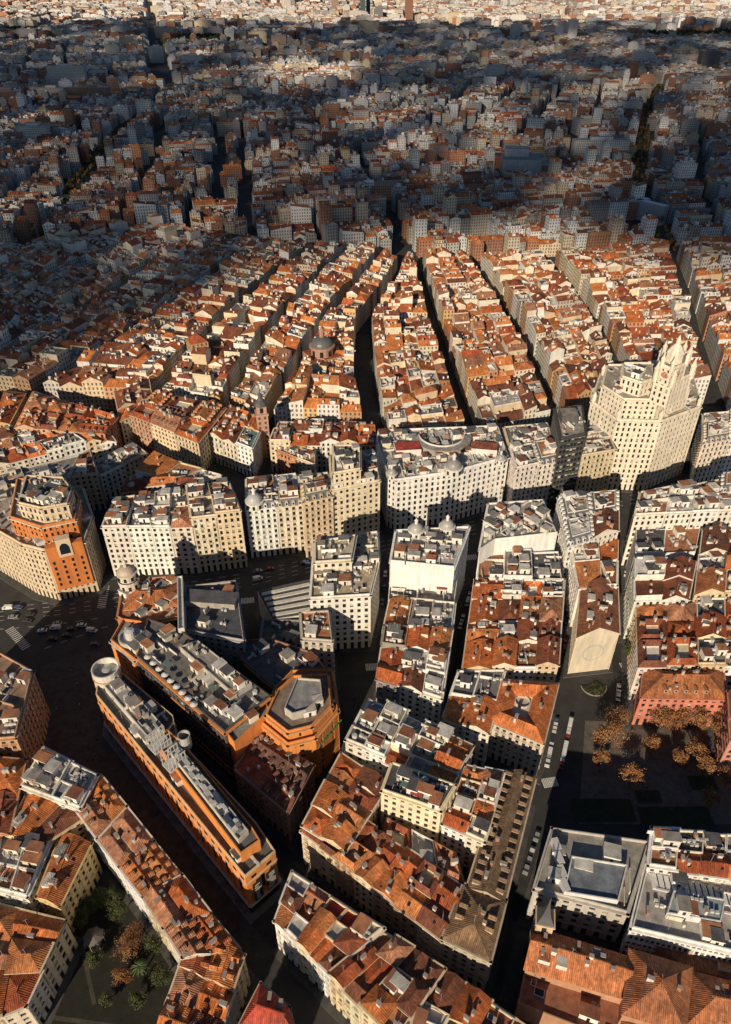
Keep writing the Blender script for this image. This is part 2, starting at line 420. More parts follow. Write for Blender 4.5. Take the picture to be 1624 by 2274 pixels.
def block(px,h,nu,nv,roofs=('gable','gable','hip','flat','flat'),walls=WALLS,tiles=TILES,hj=2.0,dens=1.0,name='apartment_building',pave=True,bay=3.0,dorm=False,inner=True,balc=None,flats=FLATS,m=TI):
    q,sw=quadpx(px,h)
    if sw: nu,nv=nv,nu
    if pave: pavement(q)
    su,sv=splits(nu),splits(nv)
    for i in range(nu):
        for j in range(nv):
            p=[bil(q,su[i],sv[j]),bil(q,su[i+1],sv[j]),bil(q,su[i+1],sv[j+1]),bil(q,su[i],sv[j+1])]
            hh=h+U(-hj,hj); mb=MB(); rt=ch(roofs)
            sides=(j==0,i==nu-1,j==nv-1,i==0)
            if not inner: sides=(0,0,0,0)
            rc=jit(ch(flats if rt=='flat' else ([(.12,.13,.15)] if rt=='mansard' else tiles)))
            parcel(mb,p,hh,rt,jit(ch(walls),.07),rc,sides,2,dens,bay,0,dorm,balc,m=m)
            mb.obj(name)
def PB(mb,px,h,z0=0,wc=WHITE[0],rc=FLATS[0],dens=1.0,bay=3.0,balc=None,par=1.0,plain=(),wr=.55,trim=None,world=None,big=True,corn=True):
    poly=ccw([S(u,v,h) for u,v in px]) if world is None else ccw(world)
    n=len(poly)
    for i in range(n):
        a,b=poly[i],poly[(i+1)%n]
        if plain=='all' or i in plain: wall(mb,a,b,z0,h,PL,wc)
        else: facade(mb,a,b,z0,h,wc,bay,balc,corn,trim,wr)
    flatroof(mb,poly,h,rc,wc,par,dens,big)
    return poly
def dome(mb,x,y,z,r,c=(.5,.47,.42),cd=(.3,.3,.3),lant=True,k=1.0):
    lathe(mb,x,y,[(r*1.05,z),(r*1.05,z+r*.8),(r*1.2,z+r*.85),(r*1.2,z+r*1.0),(r,z+r*1.02)],16,PL,c)
    for a in range(8):
        t=a*math.pi/4; box(mb,x+r*1.04*math.cos(t),y+r*1.04*math.sin(t),t+math.pi/2,r*.3,.2,z+r*.15,z+r*.7,GL,DARK)
    pr=[(r*math.cos(t),z+r+r*k*math.sin(t)) for t in [i*math.pi/2/7 for i in range(7)]]+[(r*.16,z+r+r*k)]
    lathe(mb,x,y,pr,16,ME,cd)
    if lant:
        zz=z+r+r*k
        lathe(mb,x,y,[(r*.22,zz-.1),(r*.22,zz+r*.5),(r*.3,zz+r*.52),(0,zz+r*.95)],8,PL,c); box(mb,x,y,0,.12,.12,zz+r*.9,zz+r*1.5,ME,DARK)
# ================= GRAN VIA, north side =================
# press palace
mb=MB()
BR=(.60,.20,.055); CRM=(.66,.54,.38)
P=[(-70,1120),(-40,1160),(50,1212),(98,1224),(188,1204),(206,1150),(184,1085),(-60,1075)]
poly=PB(mb,P,31,0,CRM,(.4,.36,.3),.8,2.6,0,1.4,trim=CRM,wr=.6)
pavement(poly,4)
poly2=PB(mb,[(24,1150),(92,1172),(168,1156),(176,1108),(150,1072),(40,1065)],41,31,BR,(.3,.28,.26),1,2.6,0,1.2,trim=CRM,wr=.6)
poly3=PB(mb,[(42,1118),(92,1130),(150,1120),(160,1088),(140,1062),(60,1058)],49,41,CRM,(.1,.1,.1),1.2,2.6,0,1)
a,b=S(98,1224,31),S(188,1204,31); tx,ty,L=unit(a,b); nx,ny=(ty,-tx)
if ny>0: nx,ny=-nx,-ny
def FP(s,o,z): return (a[0]+tx*s+nx*o,a[1]+ty*s+ny*o,z)
def slab(s0,s1,z0,z1,o,c,m=PL):
    mb.face([FP(s0,o,z0),FP(s1,o,z0),FP(s1,o,z1),FP(s0,o,z1)],m,c)
    mb.face([FP(s0,.3,z0),FP(s0,o,z0),FP(s0,o,z1),FP(s0,.3,z1)],m,c); mb.face([FP(s1,o,z0),FP(s1,.3,z0),FP(s1,.3,z1),FP(s1,o,z1)],m,c)
    mb.face([FP(s0,o,z1),FP(s1,o,z1),FP(s1,-2,z1),FP(s0,-2,z1)],m,c)
slab(.8,L-.8,7,33,1.3,BR)
for k in range(4):
    for f in range(5):
        s0=2.2+k*(L-5.6)/3; slab(s0,s0+1.1,9.5+f*3.3,11.3+f*3.3,1.36,DARK,GL)
slab(L/2-3.2,L/2+3.2,26.5,36.5,1.7,CRM)
arc=[FP(L/2+2.2*math.cos(t),1.76,31+3.2*math.sin(t)) for t in [i*math.pi/10 for i in range(11)]]
mb.face([FP(L/2-2.2,1.76,28),FP(L/2+2.2,1.76,28)]+arc,GL,DARK)
mb.obj('press_palace_tower_building')
block([(228,1172),(425,1166),(420,1085),(255,1105)],31,4,2,('flat','flat','flat','hip'),WHITE,hj=1.5,dens=1.8,balc=0,bay=3.3)
block([(425,1150),(534,1138),(508,1066),(415,1078)],35,2,2,('flat','flat'),CREAM,hj=2,dens=1.5,flats=[(.42,.16,.1),(.3,.28,.26)])
block([(548,1133),(674,1120),(657,1052),(548,1065)],31,2,2,('mansard','flat'),WHITE,hj=.5,dens=1.5,balc=1)
mb=MB(); x,y=S(566,1118,33); dome(mb,x,y,31,4,(.7,.68,.62),(.45,.45,.45)); mb.obj('corner_cupola')
block([(674,1118),(738,1104),(728,1048),(664,1054)],35,1,2,('flat','mansard'),CREAM,hj=1,dens=1.5)
mb=MB(); poly=PB(mb,[(738,1090),(843,1068),(832,1003),(733,1012)],38,0,CREAM[1],(.2,.18,.16),1.8,3,0); pavement(poly)
PB(mb,[(742,1052),(800,1042),(800,990),(740,990)],47,38,CREAM[1],(.25,.23,.2),1.2,3,0); mb.obj('office_building_with_tower')
# white building with cupola and round court
mb=MB()
poly=PB(mb,[(838,985),(862,1058),(880,1068),(1005,1050),(1128,1016),(1105,948),(842,958)],33,0,(.8,.79,.76),(.5,.47,.42),1.5,3.1,0,1.3,trim=(.8,.79,.76))
pavement(poly)
x,y=S(1007,1043,36); dome(mb,x,y,34,4.2,(.7,.68,.63),(.28,.28,.28))
x,y=S(870,1052,36); dome(mb,x,y,34,2.6,(.7,.68,.63),(.35,.35,.33))
x,y=S(1112,1020,36); dome(mb,x,y,34,2.6,(.7,.68,.63),(.35,.35,.33))
x,y=S(980,975,34)
lathe(mb,x,y,[(13,33),(13,37.5),(12.5,37.5),(12.5,33)],20,PL,(.76,.74,.69),math.pi,2*math.pi)
lathe(mb,x,y,[(17,33),(17,36.5),(13,36.7)],20,FR,(.35,.32,.3),math.pi,2*math.pi)
px,py=S(905,1000,34); box(mb,px,py,.1,14,9,33,37,PL,(.7,.68,.63),TI,(.45,.07,.05))
px,py=S(1075,1000,34); box(mb,px,py,-.15,14,8,33,37,PL,(.7,.68,.63),TI,(.42,.13,.07))
mb.obj('white_palace_with_cupola')
block([(1147,1042),(1248,1020),(1215,938),(1120,948)],33,2,2,('flat','mansard'),CREAM[:2]+WHITE[2:],hj=1,dens=1.6)
mb=MB(); poly=PB(mb,[(1246,975),(1300,965),(1292,902),(1232,908)],48,0,(.07,.07,.07),(.35,.33,.3),1,2.2,0,wr=.2); 
x,y=S(1262,925,50); box(mb,x,y,0,9,9,48,53,PL,(.1,.1,.1),FR,(.3,.28,.25)); mb.obj('dark_office_tower')
block([(1284,1016),(1366,1002),(1342,945),(1296,952)],33,1,2,('flat','flat'),CREAM,hj=1,dens=1.5)
# telephone company skyscraper
mb=MB(); TC=(.78,.71,.58)
poly=PB(mb,[(1314,893),(1370,935),(1468,938),(1556,905),(1538,835),(1335,830)],46,0,TC,(.45,.4,.32),.6,3.2,0,1.4,wr=.62); pavement(poly)
PB(mb,[(1338,858),(1385,888),(1460,890),(1532,862),(1525,812),(1350,812)],58,46,TC,(.4,.36,.3),.5,3.2,0,1.2,wr=.62)
PB(mb,[(1382,838),(1425,852),(1452,842),(1446,808),(1385,808)],66,58,TC,(.4,.36,.3),.6,3.2,0,1.2,wr=.62)
tw=PB(mb,[(1456,838),(1492,852),(1536,832),(1528,800),(1466,800)],72,58,TC,(.4,.36,.3),.2,3.2,0,1.2,wr=.62)
tw2=PB(mb,[(1470,812),(1492,822),(1524,808),(1518,785),(1474,785)],81,72,TC,(.4,.36,.3),0,2.8,0,1.2,wr=.62)
for p in tw: lathe(mb,p[0],p[1],[(1.5,70),(1.5,77),(1.9,77.2),(1.2,78),(0,82)],8,PL,TC)
for p in tw2: lathe(mb,p[0],p[1],[(1.1,80),(1.1,85),(1.4,85.1),(.8,86),(0,89)],8,PL,TC)
for p in offset(poly,-1.2): lathe(mb,p[0],p[1],[(1.2,45),(1.2,50),(1.5,50.2),(0,53)],8,PL,TC)
cx=sum(p[0] for p in tw2)/5; cy=sum(p[1] for p in tw2)/5
lathe(mb,cx,cy,[(4.5,81),(4.3,86),(4.8,86.3),(3,89),(1.2,91),(1.2,93),(0,96)],8,PL,TC)
for k in range(len(tw2)):
    aa,bb=tw2[k],tw2[(k+1)%5]; tx,ty,L=unit(aa,bb); nx,ny=ty,-tx; mx,my=(aa[0]+bb[0])/2+nx*.45,(aa[1]+bb[1])/2+ny*.45
    mb.face([(mx+tx*1.8*math.cos(t),my+ty*1.8*math.cos(t),77+1.8*math.sin(t)) for t in [i*math.pi/8 for i in range(16)]],PL,(.5,.2,.14))
    box(mb,mx+nx*.05,my+ny*.05,math.atan2(ty,tx),.15,.08,77,78.4,ME,(.7,.7,.65))
mb.obj('skyscraper_with_clock_tower')
block([(1562,985),(1680,965),(1680,910),(1562,920)],29,2,2,('flat','mansard'),WHITE,hj=1,dens=1.3)
# ================= second row north =================
mb=MB()
poly=PB(mb,[(-60,1120),(150,1062),(178,1012),(-60,1068)],26,0,(.55,.5,.42),(.25,.25,.25),.6,1.6,0,wr=.3); mb.obj('modern_building_with_fins')
block([(150,1060),(216,1052),(200,1000),(178,1012)],24,1,1,('flat',),CREAM,hj=0,dens=.8)
block([(222,1055),(325,1005),(300,985),(195,1030)],18,2,1,('flat',),WALLS,hj=1,flats=[(.2,.2,.2),(.3,.3,.3)])
block([(268,1092),(415,1075),(490,1050),(345,1012)],22,3,2,('gable','flat','shed'),WALLS,hj=2)
block([(-60,1050),(190,985),(120,940),(-60,965)],20,6,3,('gable','ring','flat','hip'),WHITE,hj=2)
block([(-90,955),(22,945),(58,878),(-90,868)],20,3,2,('gable','hip','flat'),WALLS,hj=2)
block([(195,985),(255,975),(225,935),(130,935)],20,2,2,('gable','flat'),WALLS,hj=2)
block([(35,950),(232,962),(262,925),(75,872)],23,4,2,('gable','hip','ring'),[(.5,.26,.16),(.55,.38,.25)],hj=.6,dorm=True)
block([(268,935),(340,905),(330,845),(255,868)],21,2,3,('gable','hip'),CREAM,hj=1)
block([(290,922),(440,982),(502,905),(345,872)],23,3,2,('hip','gable','ring'),CREAM+[(.5,.3,.2)],hj=.7,dorm=True)
block([(458,960),(560,1000),(590,935),(500,900)],20,3,2,('flat','gable','ring'),WALLS,hj=2,flats=[(.14,.25,.22),(.3,.28,.25)])
block([(600,985),(835,985),(830,940),(620,935)],20,6,2,('gable0','gable','hip','flat'),WALLS,hj=2)
block([(615,1000),(700,1035),(700,1000),(610,985)],16,2,1,('gable','flat'),WALLS,hj=1)
# baroque church tower
mb=MB(); x,y=S(580,905,34); prc=(.5,.3,.22)
box(mb,x,y,.2,7,7,0,30,WW,prc); box(mb,x,y,.2,8,8,30,31,PL,prc); box(mb,x,y,.2,6,6,31,36,PL,prc)
for k in range(4):
    t=.2+k*math.pi/2; box(mb,x+3.02*math.cos(t),y+3.02*math.sin(t),t+math.pi/2,2,.1,31.6,35,GL,DARK)
lathe(mb,x,y,[(4.4,36),(3.6,38),(2,39.5),(1.2,41),(1.2,43),(.5,44),(0,50)],8,ME,(.1,.1,.11)); mb.obj('church_bell_tower')
mb=MB(); x,y=S(715,760,26); dome(mb,x,y,16,8,(.42,.25,.18),(.12,.13,.13),k=.8); box(mb,x,y,.5,22,22,0,17,WW,(.45,.28,.18),TI,TILES[2]); mb.obj('church_with_dome')
mb=MB(); x,y=S(440,775,20); box(mb,x,y,.5,13,13,0,27,WW,(.5,.33,.16)); 
q=[(x+9*math.cos(t),y+9*math.sin(t)) for t in [.5+math.pi/4+k*math.pi/2 for k in range(4)]]
for k in range(4): slope(mb,[(*q[k],27),(*q[(k+1)%4],27),(x,y,33)],TILES[2])
mb.obj('brick_church_tower')
# ================= south side =================
mb=MB()
poly=PB(mb,[(262,1372),(300,1392),(398,1372),(397,1280),(275,1292)],26,0,(.5,.24,.12),(.42,.17,.09),.8,3,0); pavement(poly)
x,y=S(284,1280,34); lathe(mb,x,y,[(4.6,0),(4.6,33)],16,PL,(.66,.6,.5)); lathe(mb,x,y,[(5.2,26),(5.2,27),(4.6,27)],16,PL,(.7,.65,.56))
for z in range(5,32,4):
    for k in range(10):
        t=k*math.pi/5; box(mb,x+4.6*math.cos(t),y+4.6*math.sin(t),t+math.pi/2,1.1,.2,z,z+2.2,GL,DARK)
dome(mb,x,y,33,3.8,(.66,.6,.5),(.5,.42,.33),k=.8)
q,_=quadpx([(275,1350),(392,1340),(390,1295),(290,1300)],28); hip(mb,q,27,3.5,(.46,.16,.06),(.5,.3,.2))
mb.obj('corner_building_with_cupola')
mb=MB(); q,_=quadpx([(396,1400),(410,1398),(406,1282),(394,1284)],31); parcel(mb,q,31,'flat',(.7,.68,.64),(.5,.5,.5),(0,0,0,0),2,0); mb.obj('party_wall_screen')
mb=MB()
poly=PB(mb,[(412,1402),(542,1425),(524,1292),(413,1305)],27,0,(.4,.38,.36),(.09,.10,.115),.3,3.4,0,1.1); pavement(poly)
x,y=S(470,1325,30); box(mb,x,y,-.1,22,8,27,30,PL,(.35,.33,.3),FR,(.12,.12,.13)); mb.obj('cinema_building')
# stepped building
mb=MB(); q,_=quadpx([(606,1375),(692,1362),(692,1285),(572,1312)],16)
for i in range(4): wall(mb,q[i],q[(i+1)%4],0,16,PL,(.6,.58,.55))
mb.face([(x,y,16) for x,y in q],FR,(.09,.095,.1)); 
for k in range(5):
    s=.12+k*.18
    e0,e1=(bil(q,.04,s),bil(q,.96,s)); tx,ty,L=unit(e0,e1)
    box(mb,(e0[0]+e1[0])/2,(e0[1]+e1[1])/2,math.atan2(ty,tx),L,1.8,16,16.5,PL,(.6,.58,.55))
pavement(q); mb.obj('cinema_hall')
block([(578,1430),(690,1475),(690,1380),(585,1378)],15,1,1,('flat',),[(.25,.25,.26)],hj=0,dens=.3,flats=[(.09,.1,.11)])
block([(672,1420),(738,1425),(730,1358),(668,1362)],27,1,1,('flat',),[(.5,.46,.4)],hj=0,dens=1.5,balc=1)
mb=MB(); poly=PB(mb,[(690,1330),(822,1322),(842,1240),(838,1182),(700,1198)],32,0,(.78,.75,.68),(.5,.43,.3),1.6,3.1,0); pavement(poly)
PB(mb,[(700,1250),(780,1245),(790,1190),(700,1205)],39,32,(.7,.64,.52),(.55,.5,.4),1.2,3,0); mb.obj('white_apartment_tower')
# central column
mb=MB(); poly=PB(mb,[(868,1248),(1008,1262),(1042,1172),(880,1180)],37,0,(.82,.81,.78),(.5,.5,.5),1.5,3,0,1.2,plain=(0,)); pavement(poly)
for (u,v) in ((924,1180),(993,1172)):
    x,y=S(u,v,39); dome(mb,x,y,37,3.3,(.75,.73,.68),(.4,.39,.37))
mb.obj('white_building_with_twin_cupolas')
block([(862,1335),(1008,1345),(1018,1275),(868,1262)],22,2,1,('flat',),[(.82,.81,.78)],hj=.5,dens=.8,inner=False)
block([(852,1400),(1002,1408),(1010,1340),(868,1328)],24,3,1,('gable','flat','flat'),WALLS,hj=1,dens=1.5,flats=[(.45,.15,.08),(.08,.2,.12),(.3,.28,.25)])
block([(838,1505),(980,1550),(1003,1405),(855,1395)],24,3,3,('flat','flat','gable'),WHITE+[(.3,.28,.26)],hj=2,dens=1.8)
mb=MB(); poly=PB(mb,[(1066,1222),(1100,1200),(1236,1185),(1205,1112),(1085,1120)],33,0,(.82,.81,.78),(.3,.28,.27),1.8,3,0,plain=(0,1)); pavement(poly); mb.obj('white_apartment_building')
block([(1060,1285),(1248,1290),(1240,1225),(1066,1232)],24,3,1,('flat','flat'),[(.82,.81,.78)],hj=2,dens=1,inner=False)
block([(1030,1480),(1238,1480),(1252,1290),(1056,1288)],23,4,4,('gable','hip','flat','ring','gable','gable'),WHITE+CREAM,hj=2,dens=1.3)
block([(985,1592),(1085,1630),(1120,1492),(1020,1492)],21,2,2,('gable','flat','hip'),WALLS,hj=1)
mb=MB(); q,_=quadpx([(1085,1600),(1206,1650),(1238,1520),(1110,1510)],21)
for i in range(4): facade(mb,q[i],q[(i+1)%4],0,21,(.6,.52,.42),2.8,1)
ring(mb,q,21,3,(.62,.19,.055),(.6,.52,.42),wmin=.38); pavement(q)
x,y=S(1160,1562,20); lathe(mb,x,y,[(3,12),(3,21.5),(2.7,21.5),(2.7,12)],16,PL,(.6,.5,.4)); mb.obj('corner_house_with_courtyard')
block([(1262,1212),(1372,1180),(1372,1095),(1240,1108)],31,2,2,('flat','gable','mansard'),WHITE,hj=1,dens=1.5)
block([(1288,1300),(1370,1298),(1372,1196),(1265,1210)],26,2,2,('flat','gable','shed'),WHITE,hj=1.5,dens=1.5)
mb=MB(); q,_=quadpx([(1282,1415),(1374,1405),(1370,1300),(1292,1302)],23); pavement(q,2)
parcel(mb,q,23,'gable',(.68,.6,.46),(.3,.12,.06),(0,1,0,1),2)
e=max([(q[i],q[(i+1)%4]) for i in range(4)],key=lambda s:-(s[0][1]+s[1][1])); tx,ty,L=unit(*e); nx,ny=(ty,-tx)
if ny>0: nx,ny=-nx,-ny
mx,my=(e[0][0]+e[1][0])/2+nx*.05,(e[0][1]+e[1][1])/2+ny*.05
for k in range(20):
    t0,t1=[math.pi*2*(k+j)/20 for j in (0,1)]
    mb.face([(mx+tx*r*math.cos(t),my+ty*r*math.cos(t),12+r*math.sin(t)) for r,t in ((5,t0),(5,t1),(4.2,t1),(4.2,t0))],PL,(.5,.5,.48))
mb.obj('apartment_building_with_mural')
# right column
block([(1412,1142),(1660,1130),(1660,1050),(1422,1096)],33,4,2,('flat','flat','mansard'),WHITE,hj=1.5,dens=1.5)
block([(1410,1232),(1545,1225),(1560,1150),(1412,1155)],23,2,1,('flat',),[(.82,.81,.78)],hj=1,inner=False,dens=.6)
block([(1412,1330),(1530,1325),(1545,1245),(1412,1245)],25,2,2,('flat','gable','shed'),WHITE,hj=1.5,dens=1.3)
block([(1545,1320),(1680,1310),(1680,1170),(1562,1180)],25,2,3,('flat','gable'),WHITE+CREAM,hj=1.5,dens=1.3)
block([(1420,1478),(1680,1478),(1680,1332),(1415,1335)],21,4,3,('hip','gable','flat','ring'),WHITE+CREAM,hj=1.5)
mb=MB(); q,_=quadpx([(1425,1548),(1614,1552),(1604,1485),(1432,1482)],17); pavement(q)
parcel(mb,q,17,'hip',(.6,.22,.15),(.42,.15,.06),det=2,dorm=True,balc=0,rise=5); mb.obj('pink_palace')
block([(1625,1640),(1720,1640),(1720,1540),(1618,1540)],20,2,2,('hip','gable'),[(.5,.25,.18)],hj=1)
# ================= department stores =================
OR=(.72,.27,.065)
mb=MB()
px=[(214,1545),(545,1950),(612,1893),(570,1830),(395,1640),(385,1592),(250,1478),(222,1490)]
poly=ccw([S(u,v,23) for u,v in px]); n=len(poly)
for i in range(n):
    a,b=poly[i],poly[(i+1)%n]; wall(mb,a,b,5,23,PL,OR); wall(mb,a,b,0,5,GL,DARK)
    tx,ty,L=unit(a,b); nx,ny=ty,-tx; ang=math.atan2(ty,tx); mx,my=(a[0]+b[0])/2,(a[1]+b[1])/2
    box(mb,mx+nx*.35,my+ny*.35,ang,L+.6,.7,5,5.8,PL,(.62,.58,.5))
    box(mb,mx+nx*.15,my+ny*.15,ang,L+.2,.3,18.6,19.0,PL,(.6,.5,.4))
    for k in range(max(1,int(L/7))):
        s=(k+.5)*L/max(1,int(L/7)); x,y=a[0]+tx*s+nx*.04,a[1]+ty*s+ny*.04
        box(mb,x,y,ang,1.3,.1,10,17.5,GL,DARK); box(mb,x+tx*3,y+ty*3,ang,.5,.5,5.8,18.6,PL,(.66,.24,.055))
    for k in range(max(1,int(L/4))):
        s=(k+.5)*L/max(1,int(L/4)); box(mb,a[0]+tx*s+nx*.05,a[1]+ty*s+ny*.05,ang,1.8,.1,19.8,21.2,GL,DARK)
flatroof(mb,poly,23,(.13,.125,.12),(.66,.5,.32),1.2,.5)
pavement(poly,2.5,(.2,.19,.18))
x,y=S(236,1490,27); lathe(mb,x,y,[(5.4,0),(5.4,29),(4.9,29),(4.9,26),(0,26)],20,PL,(.66,.62,.56))
lathe(mb,x,y,[(4.9,26.05),(1.6,26.6),(1.6,27.8),(0,28)],16,ME,(.5,.5,.48))
for z in (6,11,16,21,25.5): lathe(mb,x,y,[(5.4,z),(5.65,z),(5.65,z+.4),(5.4,z+.4)],20,PL,(.5,.25,.1))
top=PB(mb,[(350,1655),(535,1898),(578,1868),(560,1838),(405,1650),(372,1622)],28,23,OR,(.13,.13,.13),0,9,0,.9,plain='all')
q,_=quadpx([(372,1665),(530,1868),(552,1845),(392,1650)],30)
parcel(mb,q,30,'flat',(.6,.57,.5),(.42,.40,.36),(0,0,0,0),2,0,z0=28,par=.5)
qa=math.atan2(q[1][1]-q[0][1],q[1][0]-q[0][0])
for k in range(60):
    s,t=U(.05,.95),U(.15,.85); x,y=bil(q,s,t); box(mb,x,y,qa,U(1.2,3.4),U(.8,1.8),30,30+U(.4,1.3),ME,ch(((.6,.6,.58),(.5,.5,.48),(.06,.08,.12),(.25,.25,.25))))
q,_=quadpx([(232,1525),(330,1640),(365,1615),(262,1500)],26)
parcel(mb,q,26,'flat',(.62,.6,.55),(.35,.33,.3),(0,0,0,0),2,2.2,z0=23,par=.5)
for (u,v) in ((352,1640),(385,1680)):
    x,y=S(u,v,32)
    box(mb,x,y,.8,7,5,28,29,ME,(.5,.5,.48)); 
    for i in range(6):
        for j in (-1,1):
            box(mb,x+math.cos(.8)*(i-2.5)*1.3-math.sin(.8)*j*2.3,y+math.sin(.8)*(i-2.5)*1.3+math.cos(.8)*j*2.3,.8,.2,.2,29,34,ME,(.62,.62,.6))
    for z in (31,33.8):
        for j in (-1,1): box(mb,x-math.sin(.8)*j*2.3,y+math.cos(.8)*j*2.3,.8,7.2,.3,z,z+.3,ME,(.62,.62,.6))
lathe(mb,*S(410,1640,32),[(2.2,28),(2.2,34),(1.9,34),(1.9,29)],14,ME,(.45,.45,.43))
mb.obj('department_store')
A=S(545,1950,23); B=S(612,1893,23); tx,ty,L=unit(A,B)
mb=MB(); nx,ny=ty,-tx
if ny>0: nx,ny=-nx,-ny
for s0,s1 in ((L*.12,L*.42),(L*.56,L*.9)):
    o=.95; z0,z1,a0,a1=7,18,s0,s1
    mb.face([(A[0]+tx*a0+nx*o,A[1]+ty*a0+ny*o,z0),(A[0]+tx*a1+nx*o,A[1]+ty*a1+ny*o,z0),(A[0]+tx*a1+nx*o,A[1]+ty*a1+ny*o,z1),(A[0]+tx*a0+nx*o,A[1]+ty*a0+ny*o,z1)],ME,(.03,.03,.03))
    for k in range(7):
        z=8+k*1.3; a0=s0+U(.3,1.2); a1=s1-U(.3,2); o=1.0
        if a1>a0: mb.face([(A[0]+tx*a0+nx*o,A[1]+ty*a0+ny*o,z),(A[0]+tx*a1+nx*o,A[1]+ty*a1+ny*o,z),(A[0]+tx*a1+nx*o,A[1]+ty*a1+ny*o,z+.6),(A[0]+tx*a0+nx*o,A[1]+ty*a0+ny*o,z+.6)],ME,(.7,.68,.62))
mb.obj('advertising_billboard')
mb=MB()
poly=PB(mb,[(305,1460),(500,1628),(600,1548),(520,1490),(395,1398),(330,1378)],29,0,(.10,.09,.09),(.18,.17,.165),.7,2.4,0,1.2,wr=.35,trim=OR); pavement(poly)
PB(mb,[(248,1425),(300,1468),(345,1440),(325,1385),(275,1378)],27,0,OR,(.3,.28,.26),1,6,0,1.4,wr=.8,trim=(.6,.57,.5))
q,_=quadpx([(400,1440),(520,1545),(560,1520),(440,1425)],31); parcel(mb,q,31.5,'flat',(.5,.47,.42),(.32,.30,.27),(0,0,0,0),2,2.5,z0=29,par=.6)
q,_=quadpx([(500,1620),(520,1645),(598,1575),(590,1552)],29); parcel(mb,q,27,'flat',OR,(.3,.28,.25),(0,0,0,0),2,.6)
x,y=S(290,1412,30); lathe(mb,x,y,[(5,27),(5,30),(4.4,30),(4.4,29),(0,29)],16,ME,(.5,.48,.45)); lathe(mb,x,y,[(2,29),(2,33),(0,33.5)],12,ME,(.6,.6,.6))
for k in range(9):
    x,y=S(360+k*13,1455+k*13,30); lathe(mb,x-5,y-2,[(1.5,31.3),(0,32)],8,ME,(.7,.68,.64)); box(mb,x-5,y-2,0,.1,.1,29,31.5,ME,(.4,.4,.4))
mb.obj('department_store_with_rooftop_terrace')
mb=MB()
poly=PB(mb,[(582,1608),(612,1530),(650,1492),(738,1490),(750,1580),(700,1640),(640,1655)],24,0,OR,(.3,.22,.16),.2,7,0,1.3,wr=.84,trim=(.6,.32,.14)); pavement(poly)
PB(mb,[(592,1590),(618,1535),(652,1504),(728,1500),(736,1570),(692,1615),(640,1628)],28,24,OR,(.26,.2,.16),.2,7,0,1.2,wr=.9,trim=(.6,.32,.14))
PB(mb,[(632,1575),(660,1508),(712,1512),(716,1548),(680,1580),(650,1588)],31,28,(.5,.46,.4),(.3,.3,.3),0,7,0,1,plain='all')
mb.obj('department_store_octagonal_wing')
cu=bpy.data.curves.new('lettering','FONT'); cu.body='El Patio Nuevo'; cu.size=2.4; cu.extrude=.1
to=bpy.data.objects.new('store_sign_lettering',cu); scene.collection.objects.link(to)
A=S(700,1640,24); B=S(750,1580,24); tx,ty,L=unit(A,B)
to.location=(A[0]+ty*.95+tx*1,A[1]-tx*.95+ty*1,18); to.rotation_euler=(math.pi/2,0,math.atan2(ty,tx))
m,nt,b=newmat('green_sign_paint'); b.inputs['Base Color'].default_value=(.03,.3,.12,1); cu.materials.append(m)
mb=MB(); poly=PB(mb,[(540,1470),(610,1530),(650,1492),(720,1485),(690,1450),(600,1420),(530,1425)],21,0,(.3,.16,.1),(.12,.12,.13),.5,3,0); mb.obj('commercial_building')
block([(522,1702),(640,1800),(694,1698),(578,1628)],19,2,2,('gable','hip','shed'),[(.35,.2,.14),(.4,.28,.2)],tiles=[(.24,.08,.05),(.18,.09,.07)],hj=1,dorm=True)
# ================= central old block =================
block([(770,1650),(1000,1745),(1050,1655),(822,1548)],25,5,3,('flat','flat','flat','gable'),WHITE,hj=2.3,dens=1.8,flats=[(.66,.64,.6),(.3,.28,.27),(.12,.12,.13),(.5,.47,.42)])
block([(674,1832),(768,1890),(862,1742),(758,1672)],22,2,4,('ring','hip','gable','gable','gable1'),CREAM,hj=1.6,dens=1)
mb=MB(); q,_=quadpx([(850,1756),(978,1800),(1010,1745),(872,1695)],30); parcel(mb,q,30,'flat',(.78,.68,.48),(.1,.1,.11),(1,1,1,1),2,2.2,balc=0); mb.obj('apartment_building')
block([(985,1830),(1075,1870),(1118,1718),(1035,1700)],23,2,4,('flat','hip','flat','gable'),WHITE+CREAM,hj=1.5,dens=1.4,flats=[(.42,.09,.05),(.4,.13,.07),(.5,.47,.42)])
block([(1040,1970),(1120,2000),(1188,1728),(1120,1712)],20,1,1,('gable1',),[(.5,.42,.33)],tiles=[(.25,.155,.09)],hj=0,dorm=True)
block([(985,2082),(1088,2132),(1122,2000),(1030,1965)],20,1,1,('hip',),[(.5,.42,.33)],tiles=[(.27,.16,.09)],hj=0,dorm=True)
block([(672,1846),(982,2080),(1028,1965),(770,1800)],20.5,7,2,('gable0','gable1','hip','ring','flat','gable0'),CREAM+[(.5,.35,.24)],hj=1.8,dens=1.3)
block([(860,1815),(1010,1895),(1030,1960),(850,1880)],18,3,1,('gable','flat','ring'),WALLS,hj=1,inner=False,pave=False)
